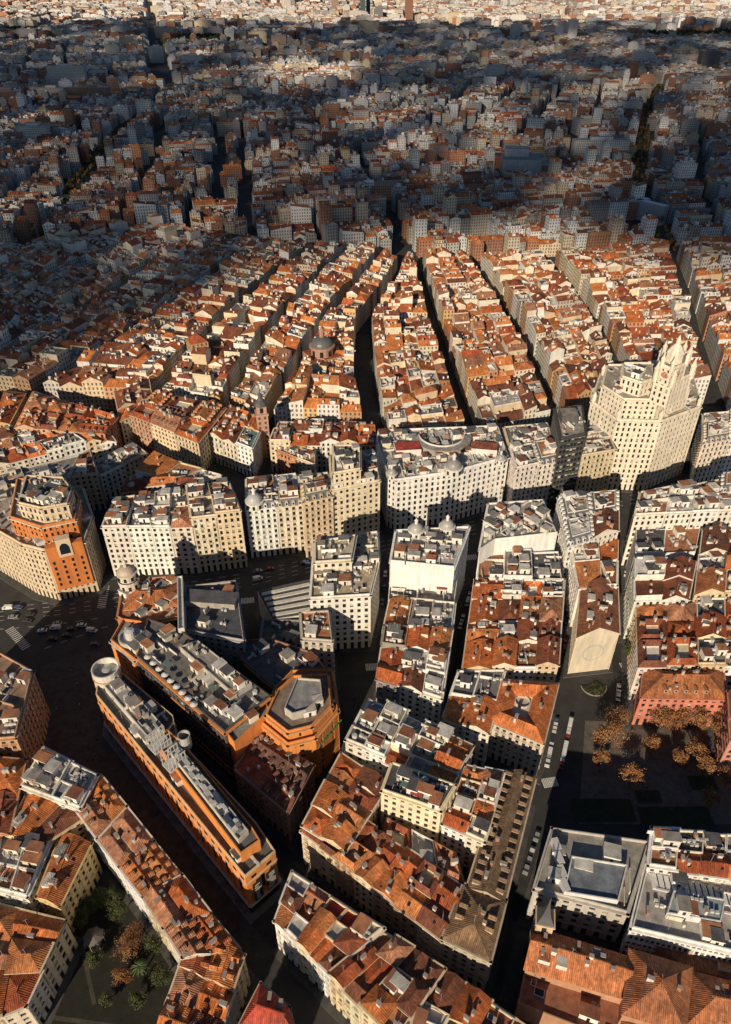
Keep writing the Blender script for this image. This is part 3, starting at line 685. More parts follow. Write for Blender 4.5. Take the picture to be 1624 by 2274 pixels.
# ================= lower middle =================
block([(612,2040),(735,2160),(850,2065),(650,1938)],20,5,3,('flat','flat','gable','hip'),WHITE+CREAM,hj=1.6,dens=1.5,flats=[(.4,.05,.03),(.3,.3,.3),(.5,.48,.44)])
block([(735,2165),(880,2310),(985,2150),(852,2068)],20,4,3,('gable','hip','flat','gable1'),CREAM,hj=1.5,dens=1.2)
block([(890,2310),(1150,2420),(1200,2300),(985,2155)],18,4,2,('gable','hip','flat'),CREAM,hj=1.2)
mb=MB(); q,_=quadpx([(528,2290),(655,2300),(640,2240),(580,2188)],17); parcel(mb,q,17,'hip',(.5,.4,.3),(.45,.07,.04),det=2,rise=4); mb.obj('red_roofed_building')
# ================= lower left =================
block([(50,1748),(178,1795),(215,1722),(98,1664)],23,2,2,('flat',),WHITE,hj=1,dens=1.8,flats=[(.66,.64,.6),(.25,.25,.25)])
PX=[(225,1728),(280,1795),(340,1870),(405,1950),(465,2030),(528,2105)]; PI=[(172,1800),(218,1862),(268,1925),(322,1995),(365,2060),(408,2125)]
for k in range(5):
    block([PI[k],PI[k+1],PX[k+1],PX[k]],20,1,2,('gable0','gable0','hip'),CREAM+WHITE,hj=1.2,dens=1,dorm=k%2==0)
block([(20,1855),(100,1870),(200,1805),(60,1770)],20,2,1,('gable','hip'),CREAM,hj=1)
block([(-60,1960),(60,1990),(112,1868),(-60,1845)],19,3,2,('flat','flat'),WHITE,hj=1,dens=1.5)
mb=MB(); q,_=quadpx([(85,1990),(132,2010),(200,1875),(138,1852)],18); parcel(mb,q,18,'gable',(.66,.5,.26),(.48,.15,.045),det=2,balc=0); mb.obj('yellow_convent_wing')
block([(-60,2280),(55,2230),(142,2045),(-60,1995)],17,2,3,('gable','gable','hip'),CREAM,hj=1)
block([(345,2300),(470,2340),(540,2125),(430,2060)],19,2,3,('gable','hip','gable'),CREAM,hj=1,dorm=True)
block([(-80,1650),(35,1640),(72,1490),(-80,1405)],27,1,2,('flat',),[(.52,.33,.2)],hj=1,balc=1,flats=[(.3,.2,.14)])
block([(-60,1850),(20,1850),(55,1690),(-60,1680)],22,2,2,('hip','gable'),[(.5,.28,.17)],hj=1)
# garden
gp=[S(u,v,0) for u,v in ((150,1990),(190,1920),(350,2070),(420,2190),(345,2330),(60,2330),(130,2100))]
mb=MB(); mb.face([(x,y,.1) for x,y in ccw(gp)],FR,(.018,.019,.012)); mb.obj('garden_ground')  # courtyard shade is put into this near-black ground colour
mb=MB()
for (a,b_) in (((180,2090),(210,2230)),((120,2260),(330,2290))):
    A=S(*a);B=S(*b_); tx,ty,L=unit(A,B); box(mb,(A[0]+B[0])/2,(A[1]+B[1])/2,math.atan2(ty,tx),L,1.2,.104,.13,FR,(.07,.065,.05))
mb.obj('garden_path')
mb=MB(); gx,gy=S(212,2090); q=[(gx+3.2*math.cos(t),gy+3.2*math.sin(t)) for t in [k*math.pi/4 for k in range(8)]]
for p in q: box(mb,p[0],p[1],0,.25,.25,.1,3,PL,(.3,.28,.25))
for k in range(8): slope(mb,[(*q[k],3),(*q[(k+1)%8],3),(gx,gy,4.6)],(.16,.14,.12),ME)
mb.obj('garden_pavilion')
# ================= lower right =================
mb=MB(); poly=PB(mb,[(1188,1975),(1392,2028),(1440,1872),(1228,1842)],19,0,(.5,.47,.43),(.34,.32,.29),.35,4,0,1.2); pavement(poly)
q,_=quadpx([(1252,1985),(1372,2005),(1392,1925),(1268,1905)],20.5); parcel(mb,q,21,'flat',(.7,.7,.7),(.20,.23,.26),(0,0,0,0),2,0,z0=19,par=.9)
for k in range(4): x,y=S(1235+k*6,1880+k*30,20); box(mb,x,y,.2,2,4,19,22,ME,(.6,.6,.6))
mb.obj('modern_commercial_building')
block([(1440,1925),(1680,1960),(1680,1855),(1448,1845)],21,4,2,('flat','gable','flat'),WHITE,hj=1.5,dens=2)
mb=MB(); poly=PB(mb,[(1403,2062),(1690,2130),(1690,1975),(1436,1928)],18,0,(.8,.8,.78),(.42,.40,.37),.6,1.6,0,1.2,wr=.35); pavement(poly)
q,_=quadpx([(1480,2030),(1600,2050),(1610,2000),(1495,1980)],20); parcel(mb,q,20.5,'flat',(.7,.7,.7),(.3,.35,.38),(0,0,0,0),2,1,z0=18,par=.4)
for k in range(14):
    x,y=S(1455+k*14,1955+k*3.2,19); box(mb,x,y,-.1,2.2,5,18,18.8,ME,(.7,.7,.7))
mb.obj('white_modern_building')
# church
mb=MB(); BC=(.45,.25,.15)
q,_=quadpx([(1168,2150),(1385,2215),(1405,2130),(1188,2062)],14)
pavement(q,5)
parcel(mb,q,14,'gable0',BC,(.46,.17,.07),(0,0,0,0),2,rise=5)
x,y=S(1212,2035,22); box(mb,x,y,-.2,5,5,0,21,PL,(.6,.45,.3)); box(mb,x,y,-.2,5.8,5.8,21,21.6,PL,(.65,.5,.35))
for k in range(4):
    t=-.2+k*math.pi/2; box(mb,x+2.52*math.cos(t),y+2.52*math.sin(t),t+math.pi/2,1.4,.12,17,20,GL,DARK)
lathe(mb,x,y,[(3.6,21.6),(2.0,24),(1.2,26),(.5,29),(0,34)],4,ME,(.10,.10,.11),-.2+math.pi/4,-.2+math.pi/4+2*math.pi)
q,_=quadpx([(1385,2250),(1520,2290),(1535,2150),(1400,2110)],17); parcel(mb,q,17,'hip',BC,(.40,.15,.065),(0,0,0,0),2,rise=6)
q,_=quadpx([(1520,2280),(1690,2310),(1690,2200),(1535,2160)],14); parcel(mb,q,14,'hip',BC,(.40,.15,.065),(0,0,0,0),2,rise=5)
q,_=quadpx([(1150,2230),(1380,2320),(1390,2225),(1165,2160)],9); parcel(mb,q,9,'flat',BC,(.33,.13,.07),(0,0,0,0),2,.4)
q,_=quadpx([(1535,2150),(1690,2180),(1690,2110),(1400,2075)],10); parcel(mb,q,10,'gable',BC,(.3,.13,.07),(0,0,0,0),2,.4)
q,_=quadpx([(1380,2420),(1690,2480),(1690,2310),(1385,2260)],12); parcel(mb,q,12,'hip',BC,(.40,.15,.065),(0,0,0,0),2)
mb.obj('brick_church')
# ================= fans of old-town terraces =================
def fan(L,R,h=18,tiles=TILES):
    for k in range(len(L)-1):
        q,sw=quadpx([L[k],R[k],R[k+1],L[k+1]],h)
        if sw: q=[q[1],q[2],q[3],q[0]]; 
        W=unit(q[0],q[1])[2]; D=unit(q[1],q[2])[2]
        nb=max(1,round(D/80)); nbu=max(1,round(W/85))
        cu_=splits(nbu,.3); cv_=splits(nb,.3)
        for bi in range(nb):
          for bj in range(nbu):
            t0,t1=cv_[bi],cv_[bi+1]; s0,s1=cu_[bj],cu_[bj+1]
            p=[bil(q,s0,t0),bil(q,s1,t0),bil(q,s1,t1),bil(q,s0,t1)]
            w=unit(p[0],p[1])[2]; d=unit(p[1],p[2])[2]
            # wide canyon on the radial streets, narrow lanes across
            ex,ey=(4.6 if bj==0 else 2.4)/w,2.2/d; ex2=(4.6 if bj==nbu-1 else 2.4)/w
            p=[bil(p,ex,ey),bil(p,1-ex2,ey),bil(p,1-ex2,1-ey),bil(p,ex,1-ey)]
            p=ccw(p)
            w=unit(p[0],p[1])[2]; d=unit(p[1],p[2])[2]
            nu=max(1,round(w/11.5)); nv=max(1,round(d/12))
            mb=MB(); su=splits(nu,.4)
            bh=h+U(-2,2); btile=ch(tiles)
            for i in range(nu):
                sv=splits(nv,.4)
                for j in range(nv):
                    if 0<i<nu-1 and 0<j<nv-1 and rnd()<.12: continue
                    r=[bil(p,su[i],sv[j]),bil(p,su[i+1],sv[j]),bil(p,su[i+1],sv[j+1]),bil(p,su[i],sv[j+1])]
                    rt=ch(('gable0','gable0','gable1','gable','shed','shed','hip','flatx','flatx','ring' if min(unit(r[0],r[1])[2],unit(r[1],r[2])[2])>11 else 'gable'))
                    wc=jit(ch(WALLS),.1); rc=jit(ch((btile,ch(tiles),ch(tiles))),.18)
                    parcel(mb,r,bh+U(-3.2,3.2)+(U(3,7) if rnd()<.08 else 0),rt,wc,rc,(j==0,i==nu-1,j==nv-1,i==0),1,.9,par=1.0)
            mb.obj('row_of_old_town_houses')
A1=[(850,955),(838,900),(820,790),(814,700),(862,640),(905,560)]
A2=[(1048,945),(1012,850),(987,780),(962,700),(942,640),(915,560)]
fan(A1,A2)
B1=[(1066,950),(1026,850),(1000,780),(974,700),(954,640),(930,560)]
B2=[(1238,912),(1202,825),(1166,752),(1130,690),(1092,630),(1042,560)]
fan(B1,B2)
C1=[(1256,905),(1218,825),(1182,752),(1146,690),(1110,630),(1058,560)]
C2=[(1400,850),(1372,790),(1338,720),(1308,670),(1268,620),(1210,555)]
fan(C1,C2)
D1=[(1416,850),(1388,790),(1352,715),(1322,665),(1282,615),(1224,552)]
D2=[(1592,850),(1574,790),(1546,710),(1530,655),(1514,600),(1488,535)]
fan(D1,D2)
E1=[(1630,900),(1592,800),(1562,715),(1546,655),(1530,600),(1502,535)]
E2=[(1800,890),(1790,790),(1770,700),(1750,640),(1730,580),(1700,520)]
fan(E1,E2)
LL=[[(820,920),(800,850),(796,770),(800,700),(848,640),(890,560)],
[(590,915),(640,830),(680,762),(720,695),(790,620),(848,552)],
[(500,885),(545,800),(592,733),(642,672),(712,602),(780,542)],
[(345,862),(405,790),(472,722),(542,652),(622,592),(702,537)],
[(75,862),(242,762),(332,702),(422,632),(522,572),(622,527)],
[(-80,840),(60,742),(190,672),(290,612),(402,562),(520,517)],
[(-220,760),(-50,672),(60,622),(180,572),(302,532),(440,502)],
[(-340,660),(-200,602),(-80,562),(60,532),(202,512),(350,492)]]
for k in range(7):
    fan(LL[k+1],LL[k])
# ================= far city =================
STREETS=[]
def street(px,w,h=12,trees=False):
    p=[S(u,v,h) for u,v in px]
    for a,b_ in zip(p[:-1],p[1:]): STREETS.append((a[0],a[1],b_[0],b_[1],w,trees))
street([(905,560),(870,480),(820,380),(790,330)],4)
street([(1488,540),(1420,400),(1435,250),(1470,180)],10,trees=True)
street([(1590,500),(1558,400),(1560,290)],5)
street([(537,500),(535,290)],4.5); street([(480,450),(486,270)],4.5)
street([(362,185),(345,100),(330,0)],26); street([(130,440),(255,290),(400,180)],9,trees=True)
street([(320,400),(370,250)],4.5); street([(180,520),(60,640)],3); street([(1270,350),(1270,250)],4)
street([(-50,290),(900,300),(1700,280)],3); street([(-50,190),(1700,200)],7,trees=True); street([(0,120),(1700,110)],10)
ZONES=[]
def near(x,y,pad):
    for x0,y0,x1,y1,w,tr in STREETS:
        dx,dy=x1-x0,y1-y0; t=((x-x0)*dx+(y-y0)*dy)/(dx*dx+dy*dy)
        if 0<=t<=1:
            if abs((x-x0)*dy-(y-y0)*dx)/math.hypot(dx,dy)<w+pad: return True
    for cx,cy,r in ZONES:
        if abs(x-cx)<r[0] and abs(y-cy)<r[1]: return True
    return False
def zone(u,v,rx,ry): x,y=S(u,v,15); ZONES.append((x,y,(rx,ry)))
zone(155,190,55,30); zone(1165,372,45,45); zone(1385,485,50,32); zone(1330,350,50,20); zone(890,430,45,22)
zone(440,85,120,260); zone(1540,75,250,260); zone(60,65,180,200)
topb=[S(u,v,15) for u,v in ((-340,655),(-80,556),(60,527),(202,508),(350,488),(440,498),(520,512),(622,522),(702,532),(780,538),(848,548),(905,552),(1042,552),(1210,548),(1488,528),(1700,512),(1900,500))]
def ynear(x):
    for a,b_ in zip(topb[:-1],topb[1:]):
        if a[0]<=x<=b_[0]: return a[1]+(b_[1]-a[1])*(x-a[0])/(b_[0]-a[0])
    return 900
GREYW=[(.70,.72,.74),(.77,.78,.78),(.5,.5,.49),(.62,.54,.42),(.34,.34,.35),(.68,.57,.42),(.44,.22,.13),(.8,.8,.79),(.3,.15,.1)]  # far walls whitened and blued in their colour, in place of haze
FC=[(.16,.17,.18),(.36,.37,.38),(.18,.1,.07),(.34,.15,.08),(.58,.58,.57),(.2,.2,.21)]
def far(name,y0,y1,ang,pw,pd,bu,bv,st,hr,red,det,wp=1.0):
    mb=MB(); 
    BW=bu*pw+st; BD=bv*pd+st
    n=int((y1*.95+300)/BW)+2; mI=int((y1*1.15+300)/BD)+2
    c0,s0=math.cos(ang),math.sin(ang)
    for I in range(-n,n):
        for J in range(-mI,mI):
            bx,by=(I+.5)*BW,(J+.5)*BD
            cx,cy=c0*bx-s0*by,s0*bx+c0*by
            cx+=wp*(34*math.sin(cy/310+1)+22*math.sin(cx/170+cy/420)); cy+=wp*(26*math.sin(cx/230+2)+14*math.sin(cx/97))
            if cy<y0-120 or cy>y1+120 or abs(cx)>cy*.56+120: continue
            a_=ang+U(-.07,.07)+.16*math.sin(cx/420+cy/520); ca,sa=math.cos(a_),math.sin(a_)
            hb=U(*hr); park=rnd()<.012; bt=ch(GREYW)
            i=0
            while i<bu:
                wi=2 if (i<bu-1 and rnd()<.25) else 1      # some double-width buildings
                for j in range(bv):
                    if bu>2 and bv>2 and 0<i<bu-1 and j==1 and rnd()<.35: continue
                    x=(i+wi*.5-bu/2)*pw+U(-1,1); y=(j+.5-bv/2)*pd
                    X,Y=cx+ca*x-sa*y,cy+sa*x+ca*y
                    if Y<y0 or Y>=y1 or abs(X)>Y*.56+60 or Y<ynear(X)+9: continue
                    if near(X,Y,min(pw,pd)*.5): continue
                    if park or rnd()<.04: continue
                    h=hb+U(-4,4)+(U(6,18) if rnd()<.07 else 0)
                    w2,d2=pw*wi/2*U(.84,1.0),pd/2*U(.75,1.0)
                    q=[(X+ca*a*w2-sa*b_*d2,Y+sa*a*w2+ca*b_*d2) for a,b_ in ((-1,-1),(1,-1),(1,1),(-1,1))]
                    wc=jit(ch((bt,ch(GREYW),ch(GREYW))),.15)
                    rr=red(X,Y)
                    if rnd()<rr:
                        rc=jit(ch(TILES),.2)
                        if det: parcel(mb,q,h,ch(('gable0','gable','shed','gable0')),wc,rc,(1,1,1,1),1)
                        else:
                            for k in range(4): wall(mb,q[k],q[(k+1)%4],0,h,WW,wc)
                            gable(mb,q,h,3,rc,wc,ch((0,1)),1)
                    else:
                        rc=jit(ch(FC),.15)
                        for k in range(4): wall(mb,q[k],q[(k+1)%4],0,h,WW,wc)
                        mb.face([(a,b_,h) for a,b_ in q],FR,rc)
                        if rnd()<.6:
                            q2=[bil(q,a,b_) for a,b_ in ((.12,.2),(.88,.2),(.88,.85),(.12,.85))]
                            prism(mb,q2,h,h+3,WW,wc,FR,rc); z=h+3
                        else: z=h
                        for _ in range(3 if det else 2):
                            x_,y_=bil(q,U(.25,.75),U(.25,.75)); box(mb,x_,y_,a_,U(.12,.3)*pw,U(.12,.3)*pd,z,z+U(2,3.5),PL,ch(GREYW))
                i+=wi
    mb.obj(name)
def redmid(x,y): return max(.15,min(.88,1.5-y/1300))*(1 if x<500 else .85)
far('distant_city_quarter',780,1350,math.radians(4),13,14,5,3,6,(15,22),redmid,True)
far('distant_city_quarter',1350,2050,math.radians(-9),16,17,5,3,8,(16,27),lambda x,y:.28,True)
far('distant_city_quarter',2050,3400,math.radians(13),23,24,4,3,11,(18,33),lambda x,y:.14,False,1.5)
far('distant_city_quarter',3400,8600,math.radians(-5),44,40,3,2,18,(18,42),lambda x,y:.14,False,2.5)
# landmarks in the distance
def slabb(name,u,v,w,d,h,c,ang=0,rc=(.4,.4,.4)):
    mb=MB(); x,y=S(u,v,0); box(mb,x,y+d/2,ang,w,d,0,h,WW,c,FR,rc); box(mb,x,y+d/2,ang,w*.4,d*.5,h,h+4,PL,c,FR,rc); return mb.obj(name)
slabb('office_slab',155,204,88,20,54,(.6,.6,.58))
mb=MB(); x,y=S(1160,395); box(mb,x,y+25,-.1,55,50,0,24,PL,(.45,.47,.47),FR,(.3,.33,.33)); box(mb,x-6,y+35,-.1,34,26,24,34,PL,(.5,.52,.52),FR,(.35,.38,.38)); box(mb,x+25,y+10,-.1,30,22,0,17,WW,(.45,.25,.18),FR,(.4,.38,.35)); mb.obj('museum_building')
mb=MB(); x,y=S(1385,492)
for a,L_,ox,oy in ((.25,75,-5,10),(-.9,40,30,0)): box(mb,x+ox,y+oy,a,L_,9,0,22,ME,(.35,.4,.42),ME,(.55,.66,.72))
mb.obj('glass_roofed_market')
slabb('white_apartment_slab',1330,362,85,18,32,(.76,.73,.66))
mb=MB(); x,y=S(890,445); box(mb,x,y+14,.12,80,26,0,19,WW,(.5,.33,.2),FR,(.4,.3,.2)); mb.obj('school_building')
for (u,v,w,d,h,c) in ((806,48,28,30,120,(.07,.1,.12)),(818,46,22,24,150,(.1,.16,.2)),(908,48,42,30,140,(.28,.13,.08)),(842,50,40,30,70,(.2,.2,.22)),(875,52,60,40,40,(.7,.68,.62)),(790,55,60,40,60,(.6,.55,.5)),(1268,100,34,26,80,(.6,.6,.6)),(745,32,40,30,90,(.35,.25,.2)),(640,34,40,30,80,(.6,.55,.5))):
    slabb('distant_office_tower',u,v,w,d,h,c)
for (u,v,w,d,h,c) in ((20,255,60,30,42,(.25,.15,.12)),(200,240,90,24,38,(.35,.22,.16)),(120,235,60,24,34,(.5,.45,.4)),(255,225,24,20,46,(.4,.24,.17)),(1570,170,50,30,60,(.12,.12,.13)),(1510,150,40,30,45,(.3,.25,.2)),(300,70,60,40,50,(.4,.25,.2)),(905,245,70,30,28,(.3,.3,.25)),(985,385,34,30,30,(.4,.2,.14)),(1300,300,40,26,26,(.65,.62,.55)),(250,118,90,60,22,(.5,.5,.5)),(700,215,40,26,40,(.7,.7,.7)),(560,240,30,24,38,(.6,.58,.55)),(1100,190,40,30,44,(.66,.66,.66)),(1210,230,50,24,36,(.7,.68,.62)),(80,330,50,24,34,(.6,.6,.58)),(430,160,60,26,40,(.7,.7,.7)),(1000,130,60,30,46,(.72,.72,.7)),(1420,160,40,30,50,(.6,.6,.6)),(620,120,50,30,55,(.5,.35,.28)),(1150,95,60,30,60,(.68,.66,.6)),(950,180,46,26,42,(.6,.58,.52)),(760,270,40,22,34,(.72,.72,.7)),(1060,260,60,22,32,(.74,.74,.72)),(1540,230,60,26,38,(.62,.6,.56)),(350,140,46,26,44,(.66,.62,.55))):
    slabb('apartment_tower_block',u,v,w,d,h,c,U(-.3,.3))
mb=MB(); x,y=S(140,125,10)
for k in range(5): box(mb,x-80+k*38,y,.1,26,120,0,18,PL,(.4,.4,.38),FR,(.12,.22,.17))
mb.obj('green_roofed_depot')
# ================= trees =================
def leafcloud(mb,x,y,z,rx,rz,n,size,cols,clumps=14):
    cs=[]
    for _ in range(clumps):
        t=U(0,2*math.pi); ph=U(-.6,1.4); r=U(.45,1.0)
        cs.append((x+rx*r*math.cos(t)*math.cos(ph),y+rx*r*math.sin(t)*math.cos(ph),z+rz*r*math.sin(ph),ch(cols)))
    for _ in range(n):
        c=ch(cs); k=rx*.28
        px,py,pz=c[0]+random.gauss(0,k*.6),c[1]+random.gauss(0,k*.6),c[2]+random.gauss(0,k*.5)
        a=Vector((U(-1,1),U(-1,1),U(-1,1))).normalized(); b_=a.cross(Vector((U(-1,1),U(-1,1),U(-1,1)))).normalized()
        s=size*U(.6,1.3); a=a*s; b_=b_*s*.7; p=Vector((px,py,pz))
        mb.face([tuple(p-a),tuple(p-b_),tuple(p+a),tuple(p+b_)],LF,jit(c[3],.25))
def limb(mb,p,q,r0,r1,c=(.12,.09,.07)):
    d=(Vector(q)-Vector(p)); L=d.length; d.normalize(); u=d.orthogonal().normalized(); w=d.cross(u)
    for k in range(5):
        t0,t1=2*math.pi*k/5,2*math.pi*(k+1)/5
        def pt(P_,r,t): v=Vector(P_)+(u*math.cos(t)+w*math.sin(t))*r; return tuple(v)
        mb.face([pt(p,r0,t0),pt(p,r0,t1),pt(q,r1,t1),pt(q,r1,t0)],PL,c)
def tree(name,x,y,h,r,cols,n=900,size=.35,z=.1):
    mb=MB(); limb(mb,(x,y,z),(x+U(-.3,.3),y,h*.45),.3,.2)
    for k in range(9):
        t=U(0,6.28); z0=h*U(.3,.5); rr=r*U(.5,.95); e=(x+rr*math.cos(t),y+rr*math.sin(t),h*U(.6,.95)); limb(mb,(x,y,z0),e,.13,.04)
        for j in range(3):
            mpt=tuple((a+b_)/2 for a,b_ in zip((x,y,z0),e)); limb(mb,mpt,(e[0]+U(-1.5,1.5),e[1]+U(-1.5,1.5),e[2]+U(-1,1.2)),.06,.02)
    leafcloud(mb,x,y,h*.68,r,h*.34,n,size,cols,26); mb.obj(name)
BRN=[(.28,.12,.045),(.34,.16,.06),(.19,.09,.04),(.38,.2,.075)]
GRN=[(.05,.08,.02),(.07,.10,.03),(.035,.055,.02),(.1,.11,.03)]
for (u,v,h,r) in ((1345,1665,14,6),(1365,1625,13,5),(1398,1745,10,4),(1460,1625,13,5),(1500,1620,12,4.5),(1540,1625,13,4.7),(1535,1690,10,4),(1560,1720,9,3.5),(1500,1700,8,3),(1590,1640,11,4.4),(1480,1590,12,4.4),(1440,1665,8,3),(1610,1750,9,4),(1575,1790,8,3.5),(1330,1700,8,3)):
    x,y=S(u,v); tree('plane_tree',x,y,h,r,BRN,2000,.27)
for (u,v,h,r,c) in ((200,2030,7,3.2,GRN),(225,2015,8,3.4,GRN),(250,2010,8,3.2,GRN),(268,2040,7,3,GRN),(290,2120,9,3.8,BRN),(300,2095,8,3.4,BRN),(215,2140,5,2.4,GRN),(275,2180,5,2.6,BRN),(340,2110,6,3,GRN),(365,2180,6,3,GRN),(180,2060,5,2.4,GRN),(310,2230,5,2.4,GRN),(240,2230,4,2,GRN)):
    x,y=S(u,v); tree('garden_tree',x,y,h,r,c,2600,.17)
mb=MB(); x,y=S(318,2165); limb(mb,(x,y,0.1),(x,y,6),.3,.25)
for k in range(26):
    t=k*2.4; el=U(.1,1.1); L_=U(2.2,3); pr=(x,y,6)
    for j in range(1,6):
        f=j/5; p=(x+L_*f*math.cos(t)*math.cos(el*(1-f*.4)),y+L_*f*math.sin(t)*math.cos(el*(1-f*.4)),6+L_*(f*math.sin(el)-f*f*.8))
        w=.28*(1-f*.6); nx,ny=-math.sin(t)*w,math.cos(t)*w
        mb.face([(pr[0]-nx,pr[1]-ny,pr[2]),(p[0]-nx,p[1]-ny,p[2]),(p[0],p[1],p[2]+.12),(pr[0],pr[1],pr[2]+.12)],LF,(.06,.10,.03)); mb.face([(pr[0],pr[1],pr[2]+.12),(p[0],p[1],p[2]+.12),(p[0]+nx,p[1]+ny,p[2]),(pr[0]+nx,pr[1]+ny,pr[2])],LF,(.07,.12,.03)); pr=p
mb.obj('palm_tree')
for (u,v) in ((1402,1370),(1400,1400),(1396,1440),(1404,1340)):
    x,y=S(u,v+25); tree('street_tree',x,y,9,3,GRN,900,.28)
mb=MB()
def blob(x,y,h,r,cols):
    leafcloud(mb,x,y,h*.55,r,h*.45,26,r*.42,cols,7)
for x0,y0,x1,y1,w,tr in STREETS:
    if tr:
        L_=math.hypot(x1-x0,y1-y0)
        for k in range(int(L_/9)):
            f=k/(L_/9)
            for sd in (-1,1): 
                if rnd()<.7: blob(x0+(x1-x0)*f+sd*w*.6,y0+(y1-y0)*f+U(-2,2),11,4.5,GRN+BRN[:2])
for cx,cy,r in ZONES[5:]:
    for _ in range(340): blob(cx+U(-1,1)*r[0],cy+U(-1,1)*r[1],16,10,[(.03,.045,.02),(.04,.06,.025),(.05,.05,.025)])
mb.obj('distant_tree_mass')
# ================= ground, plaza, streets =================
mb=MB(); G=14000
mb.face([(-G,-600,0),(G,-600,0),(G,G,0),(-G,G,0)],0,(.05,.05,.05)); gr=mb.obj('ground',False)
m,nt,b=newmat('asphalt'); f=remap(nt,noise(nt,.15,6,posn(nt)),.3,.7,.028,.052); f2=remap(nt,noise(nt,3,3,posn(nt)),.3,.7,.85,1.1)
cm=nt.nodes.new('ShaderNodeCombineColor'); ff=mth(nt,'MULTIPLY',f,f2)
for i in range(3): nt.links.new(ff,cm.inputs[i])
nt.links.new(cm.outputs[0],b.inputs['Base Color']); b.inputs['Roughness'].default_value=.85
gr.data.materials[0]=m
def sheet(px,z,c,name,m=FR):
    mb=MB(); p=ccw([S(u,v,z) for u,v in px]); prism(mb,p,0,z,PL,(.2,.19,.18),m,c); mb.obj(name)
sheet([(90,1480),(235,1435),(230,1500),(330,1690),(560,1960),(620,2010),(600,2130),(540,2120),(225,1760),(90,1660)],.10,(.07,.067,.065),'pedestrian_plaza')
sheet([(1300,1600),(1680,1610),(1680,1830),(1285,1830)],.10,(.14,.12,.10),'park_square')
mb=MB()
for (u,v,w,d) in ((1340,1800,22,9),(1500,1815,26,8),(1440,1770,9,5),(1560,1740,10,6)):
    x,y=S(u,v); box(mb,x,y,0,w,d,.1,.5,PL,(.16,.15,.14),FR,(.025,.032,.016))
mb.obj('planting_bed')
mb=MB(); x,y=S(1318,1524); lathe(mb,x,y,[(5.5,0),(5.5,.5),(5.2,.5)],24,PL,(.3,.28,.26),math.pi,2*math.pi); lathe(mb,x,y,[(5.2,.5),(0,.55)],24,FR,(.03,.035,.018),math.pi,2*math.pi); leafcloud(mb,x,y-2.4,1.0,3.4,.6,1200,.2,GRN+BRN[2:3],24); mb.obj('half_round_planter')
WP=(.66,.66,.64)
mb=MB()
def stripe(A,B,w,z=.006):
    tx,ty,L=unit(A,B); nx,ny=-ty*w/2,tx*w/2
    mb.face([(A[0]-nx,A[1]-ny,z),(B[0]-nx,B[1]-ny,z),(B[0]+nx,B[1]+ny,z),(A[0]+nx,A[1]+ny,z)],PL,WP)
def dashes(px,w=.2,dl=3,gap=4):
    p=[S(u,v) for u,v in px]
    for a,b_ in zip(p[:-1],p[1:]):
        tx,ty,L=unit(a,b_); s=0
        while s<L-dl: stripe((a[0]+tx*s,a[1]+ty*s),(a[0]+tx*(s+dl),a[1]+ty*(s+dl)),w); s+=dl+gap
GV=[(-40,1368),(120,1352),(330,1322),(560,1285),(860,1215),(1150,1150),(1400,1105),(1700,1050)]
for o in (-14,-5,5,14): dashes([(u,v+o) for u,v in GV])
def zebra(u0,v0,u1,v1,n,lw):
    A,B=S(u0,v0),S(u1,v1); tx,ty,L=unit(A,B)
    for k in range(n):
        s=(k+.5)*L/n; x,y=A[0]+tx*s,A[1]+ty*s
        stripe((x-ty*lw/2,y+tx*lw/2),(x+ty*lw/2,y-tx*lw/2),.5)
zebra(535,1335,565,1332,9,4); zebra(225,1350,235,1300,12,4); zebra(1205,1740,1238,1735,9,4); zebra(1378,1480,1405,1478,7,4)
zebra(20,1395,60,1440,14,4); zebra(812,1482,840,1480,8,4); zebra(1028,1240,1060,1236,8,4)
dashes([(100,1440),(225,1395),(420,1345)]); dashes([(-40,1400),(100,1390),(240,1370)])
mb.obj('road_markings')
# ================= vehicles =================
def carmesh(col,k=1.0,van=False):
    mb=MB(); W=.9
    if van: prof=[(-2.4,.35),(2.4,.35),(2.45,1.0),(1.9,1.25),(1.35,2.1),(-2.3,2.15),(-2.45,1.9)]
    else: prof=[(-2.15,.35),(2.15,.32),(2.2,.75),(1.2,.95),(.5,1.42),(-1.0,1.45),(-1.75,.98),(-2.2,.9)]
    n=len(prof)
    top=[(x,.80 if z>1.2 else W) for x,z in prof]
    for i in range(n):
        j=(i+1)%n; (x0,z0),(x1,z1)=prof[i],prof[j]; w0,w1=top[i][1],top[j][1]
        gl=(not van and i in (3,5)) or (van and i==3)
        mb.face([(x0,-w0,z0),(x0,w0,z0),(x1,w1,z1),(x1,-w1,z1)],GL if gl else ME,DARK if gl else col)
    for sgn in (-1,1):
        mb.face([(x,sgn*top[i][1],z) for i,(x,z) in enumerate(prof)],ME,col)
        if not van: mb.face([(-1.5,sgn*.9,1.0),(1.0,sgn*.9,1.0),(.45,sgn*.83,1.36),(-.95,sgn*.83,1.38)],GL,DARK)
        else: mb.face([(.5,sgn*.92,1.2),(1.7,sgn*.92,1.2),(1.3,sgn*.86,1.85),(.5,sgn*.86,1.85)],GL,DARK)
        for wx in (-1.35,1.35):
            P=[(wx+.33*math.cos(t),sgn*.93,.33+.33*math.sin(t)) for t in [i*math.pi/5 for i in range(10)]]
            mb.face(P,ME,(.03,.03,.03))
            for i in range(10):
                a,b_=P[i],P[(i+1)%10]; mb.face([a,b_,(b_[0],sgn*.7,b_[2]),(a[0],sgn*.7,a[2])],ME,(.02,.02,.02))
    ob=mb.obj('car',False); me=ob.data; bpy.data.objects.remove(ob); return me
